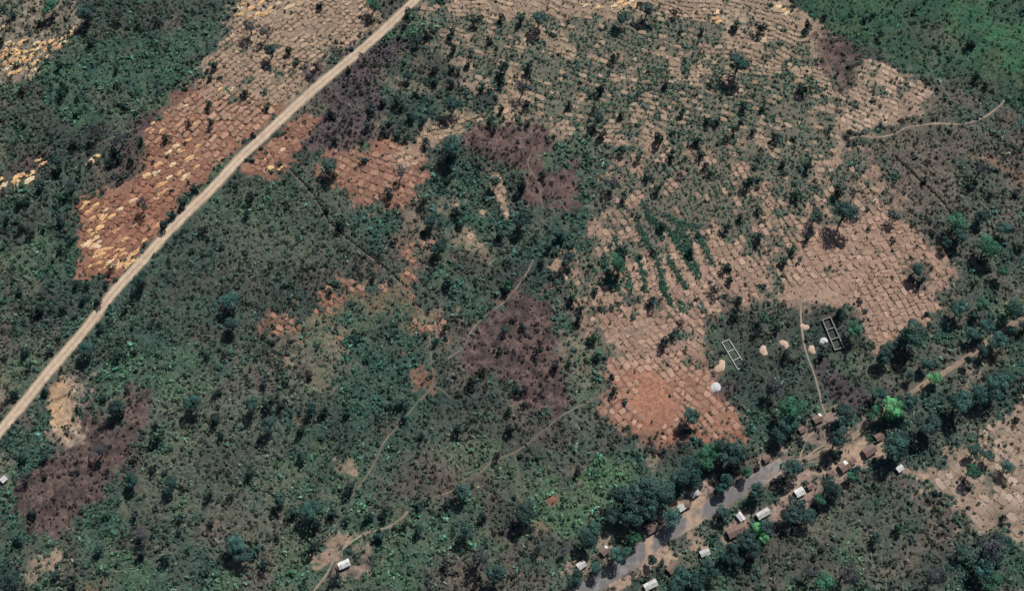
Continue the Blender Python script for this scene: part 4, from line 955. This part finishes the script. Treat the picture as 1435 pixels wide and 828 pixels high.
B(720,0,[(35,115,60),(130,120,100),(740,60,90),(1050,180,45),(900,80,80,'K'),(550,330,60),(70,385,75),(280,425,40),(40,500,120,'K'),(70,580,50),(480,500,70),(80,690,45),(440,610,60,'K'),(460,660,90),(480,750,80,'K'),(1095,465,55,'K'),(750,405,40),(1280,600,60),(1080,680,60),(1130,685,60),(935,630,50),(1270,680,50),(1230,730,50),(1330,740,50),(1410,670,40),(1385,610,50),(590,650,50),(780,560,40),(790,780,80),(1190,770,50),(1020,800,70),(1370,160,80),(1230,150,70),(300,590,60),(600,110,90),(840,480,50)])
B(1075,0,[(320,100,55,'K'),(545,110,50),(590,85,45),(460,85,35),(625,140,40),(630,200,60),(865,150,35),(1130,250,80),(1165,435,65),(1215,480,50),(1250,510,40),(220,150,60),(230,400,35),(245,430,30),(300,340,40),(195,505,80),(225,590,30),(940,500,40),(840,530,25),(460,740,60,'K'),(40,770,80,'K'),(345,720,50),(400,415,40),(1010,740,40,'G')])
B(0,208,[(310,90,80),(220,215,75),(330,120,50),(100,310,60),(145,300,60),(390,210,90,'K'),(440,130,40),(600,85,60),(660,60,50),(730,70,50),(330,415,60),(30,400,50),(105,450,60,'K'),(165,470,75,'K'),(355,270,70,'G'),(390,520,50),(325,575,45),(145,630,40),(100,800,50),(130,700,40),(780,320,90,'K'),(800,385,35),(1080,230,70),(1020,300,60),(950,240,40),(1395,275,60),(1375,375,55),(1125,465,60,'K'),(955,370,50),(900,440,60),(610,670,60,'K'),(775,740,90),(420,760,50),(480,770,50),(800,540,40),(585,760,50)])
B(360,208,[(800,130,90,'K'),(735,260,80),(400,110,100),(430,160,50),(925,310,70,'K'),(970,410,90),(800,360,40),(380,350,45),(460,430,75),(105,370,40),(235,495,40),(370,645,35),(650,715,45),(675,630,35),(405,800,45),(1070,750,75),(1345,500,65),(1010,560,90),(1110,360,70),(1390,770,80,'G'),(1130,430,50),(590,70,50),(30,335,30),(1060,180,60)])
B(720,208,[(40,215,80),(40,405,100),(155,150,50),(545,205,90,'K'),(605,295,45),(735,170,50),(800,230,60),(880,45,60),(690,60,50),(595,20,60),(1065,100,50),(1090,140,50),(1300,195,80),(1355,220,45),(1265,390,50),(1275,420,40),(1360,350,50),(1360,500,70),(1180,440,65),(530,535,45),(605,575,75),(565,650,110,'G'),(400,690,40),(145,645,65,'K'),(190,560,55),(300,620,90),(770,580,50,'K'),(1180,670,80),(1205,740,50),(1120,785,80,'K'),(660,370,35),(820,440,60),(980,580,60),(1025,490,45),(455,800,50),(835,815,40),(480,355,35),(250,500,80),(930,150,50,'K'),(1040,40,50),(720,785,35),(430,660,45),(570,715,50),(500,660,45)])
B(1075,208,[(225,510,50),(140,560,55,'G'),(90,640,65),(175,650,45,'K'),(555,450,45),(690,390,80),(280,220,40),(220,100,60),(180,120,40),(90,95,55),(260,180,40),(255,320,40,'K'),(485,245,45,'G'),(390,250,80),(1240,255,55),(1410,550,60),(850,740,70),(830,545,30),(940,50,35),(760,80,40),(880,180,50),(1290,340,45),(1380,260,50),(1310,240,40),(160,270,70,'G'),(900,645,25),(1270,30,35)])
B(0,416,[(460,20,50),(540,30,60),(690,70,50),(550,175,60),(270,310,60),(470,290,90),(465,350,60),(330,250,40),(135,310,60),(160,385,50),(205,80,80),(345,75,60),(265,105,40),(1265,30,110),(1280,165,90),(1250,325,60,'K'),(1150,330,50),(1420,350,40),(1200,395,40),(650,335,60),(640,620,90),(570,570,50),(680,655,50),(240,535,55),(60,550,70),(1065,600,100),(1205,540,60),(1205,690,80),(1045,445,45),(1400,610,90),(1235,770,50),(860,720,50),(105,455,35),(95,705,40),(410,120,45),(865,800,70),(590,710,50,'K'),(700,520,50),(700,350,40),(615,345,40,'K')])
B(360,416,[(330,285,45),(440,180,40),(250,185,30),(75,575,50),(40,620,70),(125,610,50),(55,720,90),(295,630,70),(370,640,60),(500,645,55),(805,605,80),(680,660,40),(680,720,35),(820,680,50),(1040,170,50),(990,250,50),(1050,230,45),(1195,480,70),(1395,640,60),(1115,750,70),(910,775,50),(950,90,40),(650,220,40),(1350,300,50),(1375,190,60),(560,240,50),(40,485,50),(1260,400,50,'K'),(240,750,60),(1410,740,70)])
B(720,416,[(770,35,80),(370,60,55),(320,20,60),(665,120,45),(355,130,60),(920,150,60,'K'),(880,210,65),(830,260,70),(955,305,30),(130,310,65,'K'),(45,170,50),(280,205,30),(455,340,60),(230,390,60),(550,530,60),(185,185,40),(435,240,70,'G'),(1225,100,70),(1265,195,25),(1350,215,60,'K'),(1305,380,45),(760,790,35),(50,520,70,'K'),(15,520,60),(1020,20,40),(310,370,50),(1250,20,60),(1385,130,70,'G')])
B(1075,416,[(400,100,80,'T'),(480,190,90,'G'),(300,330,60),(245,155,35),(50,180,50),(490,410,40,'K'),(1210,40,50,'G'),(1275,25,40),(900,170,35,'G'),(100,330,70),(1340,640,30),(1390,690,50)])
B(0,620,[(125,90,60),(250,85,55),(540,60,90,'K'),(130,210,70,'K'),(175,395,70,'K'),(95,550,70),(60,770,100),(735,210,90),(850,150,60),(945,240,90),(1155,300,65,'K'),(1285,310,60,'K'),(990,415,60),(1170,445,50,'K'),(750,405,50),(775,515,90,'K'),(1310,580,120,'T'),(1340,640,90),(490,685,30),(420,680,40),(230,155,30),(1015,35,40),(855,370,40),(550,600,60),(1120,435,40),(390,800,70,'K'),(915,650,60),(1410,600,80),(1000,340,40),(1390,180,60),(780,630,60),(310,745,50)])
B(360,620,[(240,85,70),(125,320,80),(510,265,80),(290,390,120),(190,400,80),(320,460,80),(300,590,80),(620,425,60),(710,390,65),(905,360,60),(960,320,45),(1140,270,90),(1060,350,60),(1340,75,60,'K'),(900,490,60),(680,520,70),(1020,480,35),(1160,500,90),(1045,700,60,'K'),(430,770,80,'K'),(820,460,50),(1250,420,60),(80,410,40,'K'),(1410,340,40),(410,410,60),(40,680,60),(500,430,50)])
B(720,620,[(345,165,60,'K'),(120,600,60,'K')])
B(1075,620,[(605,540,70),(725,490,60,'G'),(880,225,30),(1320,240,40),(985,110,40,'K'),(1310,420,50),(1420,500,30),(1340,490,30),(205,110,40),(130,310,30)])

trees = [dict(px=a, py=b, d=c, ty=t) for a, b, c, t in TREES]
bushes = []
rr = random.Random(5)
for px, py, d, ty in BLIST:
    if any(math.hypot(px - t['px'], py - t['py']) < t['d'] * .45 for t in trees): continue
    ty = ty or rr.choice('DDDTTD')
    bushes.append(dict(px=px + .08 * d, py=py - .10 * d, d=d * .95, ty=ty))
for b in [b for b in bushes if b['d'] > 20]:
    bushes.remove(b); trees.append(b)
bushes.sort(key=lambda b: -b['d'])
label_all(trees, 'tree'); label_all(bushes, 'bush')
SLM = LM + [(130,288,'the upper end of the straw rows'), (165,372,'the lowest corner of the straw plot'), (185,300,'the middle of the straw plot'), (120,345,'the straw plot outer edge'), (200,285,'the green weed in the straw plot'), (25,250,'the brown straw clearing'), (135,225,'the small bush clearing'), (20,90,'the pale stony slope'), (70,70,'the stony slope end'), (345,12,'the stubble plot corner'), (398,10,'the stubble plot far side')]
label_all(straw_items, 'straw heap', SLM)
for it in straw_items: it['o']['label'] = it['label']
for k, t in enumerate(trees):
    Rm = t['d'] * MPP / 2 * 1.13; H = Rm * (2.0 if t['d'] > 16 else 2.2) * rr.uniform(.88, 1.12)
    zc = H * .66
    x, y = P(t['px'], t['py'], zc); z = gz(x, y)
    root = tag(bpy.data.objects.new('tree', None), t['label'], 'tree', 'trees scattered over the land and round the huts'); COL.objects.link(root)
    root.location = (x, y, z); root.rotation_euler = (0, 0, rr.uniform(0, 6.28))
    link('trunk', TRUNKS[k % 5], root, sc=(H * (.8 if t['d'] > 20 else .6), H * (.8 if t['d'] > 20 else .6), H))
    me = SPARSE[k % 4] if t['ty'] == 'K' else CROWNS[k % 8]
    col = np.array(CTYPE[t['ty']]) * rr.uniform(.95, 1.45)
    link('crown', me, root, (0, 0, zc), sc=(Rm * 1.0, Rm * rr.uniform(.9, 1.08), H * .38), color=col)
for k, b in enumerate(bushes[:300]):
    Rm = b['d'] * MPP / 2
    H = Rm * rr.uniform(1.5, 2.2)
    x, y = P(b['px'], b['py'], H * .5); z = gz(x, y)
    me = BARE[k % 4] if b['ty'] == 'K' else BUSHES[k % 8]
    tag(link('bush', me, None, (x, y, z), rr.uniform(0, 6.28), (Rm, Rm * rr.uniform(.85, 1.1), H * .75), np.array(CTYPE[b['ty']]) * rr.uniform(.55, .95)), b['label'], 'bush', 'bushes scattered over the fields and scrub')

# ------------------------------------------------------------------ grass, weeds and small scrub: nobody could count them
def tuft_mesh(seed, n, leaf, nb, zs, br=(.35, .6)):
    v, f, c = leaf_cloud(seed, n, leaf, nb, br=br, low=-.1, zs=zs)
    me = mesh_np('tuft', v + (0, 0, .25), f, [M_TUFT]); vattr(me, 'leafv', c); return me
TCOL = bpy.data.collections.new('tuft_kinds')
for i in range(6):
    TCOL.objects.link(bpy.data.objects.new('tuft_kind', tuft_mesh(700 + i, 22, .36, 2, .55)))
def scatter(name, label, x, y, col, size):
    z = ground_z(x, y)
    me = bpy.data.meshes.new(name); me.vertices.add(len(x))
    me.vertices.foreach_set('co', np.column_stack([x, y, z]).astype(np.float32).ravel())
    vattr(me, 'tcol', np.clip(col, .005, 1))
    a = me.attributes.new('tsize', 'FLOAT', 'POINT'); a.data.foreach_set('value', size.astype(np.float32))
    a = me.attributes.new('trot', 'FLOAT', 'POINT'); a.data.foreach_set('value', rng.uniform(0, 6.28, len(x)).astype(np.float32))
    o = tag(link(name, me), label, kind='stuff')
    g = bpy.data.node_groups.new(name, 'GeometryNodeTree')
    g.interface.new_socket('Geometry', in_out='INPUT', socket_type='NodeSocketGeometry')
    g.interface.new_socket('Geometry', in_out='OUTPUT', socket_type='NodeSocketGeometry')
    gi, go = g.nodes.new('NodeGroupInput'), g.nodes.new('NodeGroupOutput')
    iop = g.nodes.new('GeometryNodeInstanceOnPoints'); ci = g.nodes.new('GeometryNodeCollectionInfo')
    ci.inputs['Collection'].default_value = TCOL; ci.inputs['Separate Children'].default_value = True; ci.inputs['Reset Children'].default_value = True
    iop.inputs['Pick Instance'].default_value = True
    def na(nm):
        n = g.nodes.new('GeometryNodeInputNamedAttribute'); n.data_type = 'FLOAT'; n.inputs['Name'].default_value = nm; return n.outputs['Attribute']
    cx = g.nodes.new('ShaderNodeCombineXYZ'); g.links.new(na('trot'), cx.inputs['Z'])
    ri = g.nodes.new('FunctionNodeRandomValue'); ri.data_type = 'INT'; ri.inputs[4].default_value = 0; ri.inputs[5].default_value = 5
    e2r = g.nodes.new('FunctionNodeEulerToRotation'); g.links.new(cx.outputs[0], e2r.inputs[0])
    g.links.new(gi.outputs[0], iop.inputs['Points']); g.links.new(ci.outputs[0], iop.inputs['Instance'])
    g.links.new(ri.outputs[2], iop.inputs['Instance Index'])
    g.links.new(e2r.outputs[0], iop.inputs['Rotation']); g.links.new(na('tsize'), iop.inputs['Scale'])
    g.links.new(iop.outputs[0], go.inputs[0])
    m = o.modifiers.new('scatter', 'NODES'); m.node_group = g
    return o
NT = 150000
tx, ty = rng.uniform(-490, 490, NT), rng.uniform(-250, 308, NT)
den = gsample(DEN, tx, ty); clump = fbm(tx, ty, 11, 80, 3)
keep = rng.random(NT) < den * (.30 + .75 * clump)
tx, ty = tx[keep], ty[keep]
tc = gsample(TC, tx, ty) * np.exp(rng.normal(0, .36, len(tx)))[:, None]
ok_ = np.ones(len(tx), bool)
for q, w_ in ((DIRT_ROAD, 5.2), (VILLAGE_ROAD, 6.0), (TRACK, 2.8)): ok_ &= linedist(PL(q), tx, ty) > w_
tx, ty, tc = tx[ok_], ty[ok_], tc[ok_]
for q in PATHS:
    kp = linedist(PL(q), tx, ty) > 1.25; tx, ty, tc = tx[kp], ty[kp], tc[kp]
th = gsample(THT, tx, ty)
big = rng.random(len(tx)) < .03
ts = np.clip(np.exp(rng.normal(.12, .42, len(tx))), .5, 3.0) * th * np.where(big, 1.8, 1.0)
tc[big] *= .7
for line in VEG_ROWS:
    p, t = smooth_line(line, .7)
    for q in p:
        for _ in range(4):
            e = q + rng.normal(0, 1.5, 2); EXTRA.append((e[0], e[1], *(np.array((.045,.118,.082)) * rng.uniform(.7, 1.4)), rng.uniform(.8, 1.4)))
for line, off in ((PATHS[11], 1.6), (PATHS[12], 1.2)):           # scrub along the hedged paths
    p, t = smooth_line(line, .8)
    for q in p: EXTRA.append((q[0] + off + rng.normal(0, .5), q[1] + off * .8 + rng.normal(0, .5), .03, .045, .038, rng.uniform(.9, 1.6)))
E = np.array(EXTRA)
mx_, my_ = rng.uniform(-480, 480, 15000), rng.uniform(-245, 300, 15000)
mk = rng.random(len(mx_)) < gsample(DEN, mx_, my_) * sstep(.35, .75, fbm(mx_, my_, 18, 90, 3)) * .8
for q, w_ in ((DIRT_ROAD, 6.5), (VILLAGE_ROAD, 7.5), (TRACK, 4.5)): mk &= linedist(PL(q), mx_, my_) > w_
for q in PATHS: mk &= linedist(PL(q), mx_, my_) > 2.6
mx_, my_ = mx_[mk], my_[mk]
mc = gsample(TC, mx_, my_) * np.exp(rng.normal(.05, .3, len(mx_)))[:, None] * (.85, 1.05, 1.05)
tx, ty, tc = np.concatenate([tx, mx_]), np.concatenate([ty, my_]), np.concatenate([tc, mc])
ts = np.concatenate([ts, rng.uniform(1.8, 3.3, len(mx_)) * gsample(THT, mx_, my_)])
scatter('grass', 'rough grass and low weeds covering the open land', tx, ty, tc, ts)
scatter('weeds', 'green weeds growing in the furrows between earth beds', E[:, 0], E[:, 1], E[:, 2:5], E[:, 5])
small = bushes[300:]
xs = np.array([P(b['px'], b['py'], 1.0) for b in small]) if small else np.zeros((0, 2))
# countless tiny shrubs
nb_ = 5200
sx, sy = rng.uniform(-480, 480, nb_), rng.uniform(-245, 300, nb_)
dn = gsample(DEN, sx, sy) * .8 + .12; k = rng.random(nb_) < dn * (fbm(sx, sy, 45, 88, 3) * 1.3)
for q in [DIRT_ROAD, VILLAGE_ROAD, TRACK]: k &= linedist(PL(q), sx, sy) > 7
for q in PATHS: k &= linedist(PL(q), sx, sy) > 2.2
sx, sy = sx[k], sy[k]
scol = np.array(CTYPE['D']) * .62 * np.exp(rng.normal(0, .25, len(sx)))[:, None]
ss = rng.uniform(1.3, 2.5, len(sx)) * np.where(rng.random(len(sx)) < .15, 1.6, 1)
sx = np.concatenate([sx, xs[:, 0]]); sy = np.concatenate([sy, xs[:, 1]]); scol = np.concatenate([scol, np.tile(np.array(CTYPE['D']) * .7, (len(xs), 1))]); ss = np.concatenate([ss, [b['d'] * MPP * .5 for b in small]])
scatter('small_scrub', 'countless tiny dark shrubs dotted over the scrub', sx, sy, scol, ss)
print('tufts', len(tx), 'weeds', len(E), 'scrub', len(sx), 'trees', len(trees), 'bushes', len(bushes), 'objects', len(S.objects))
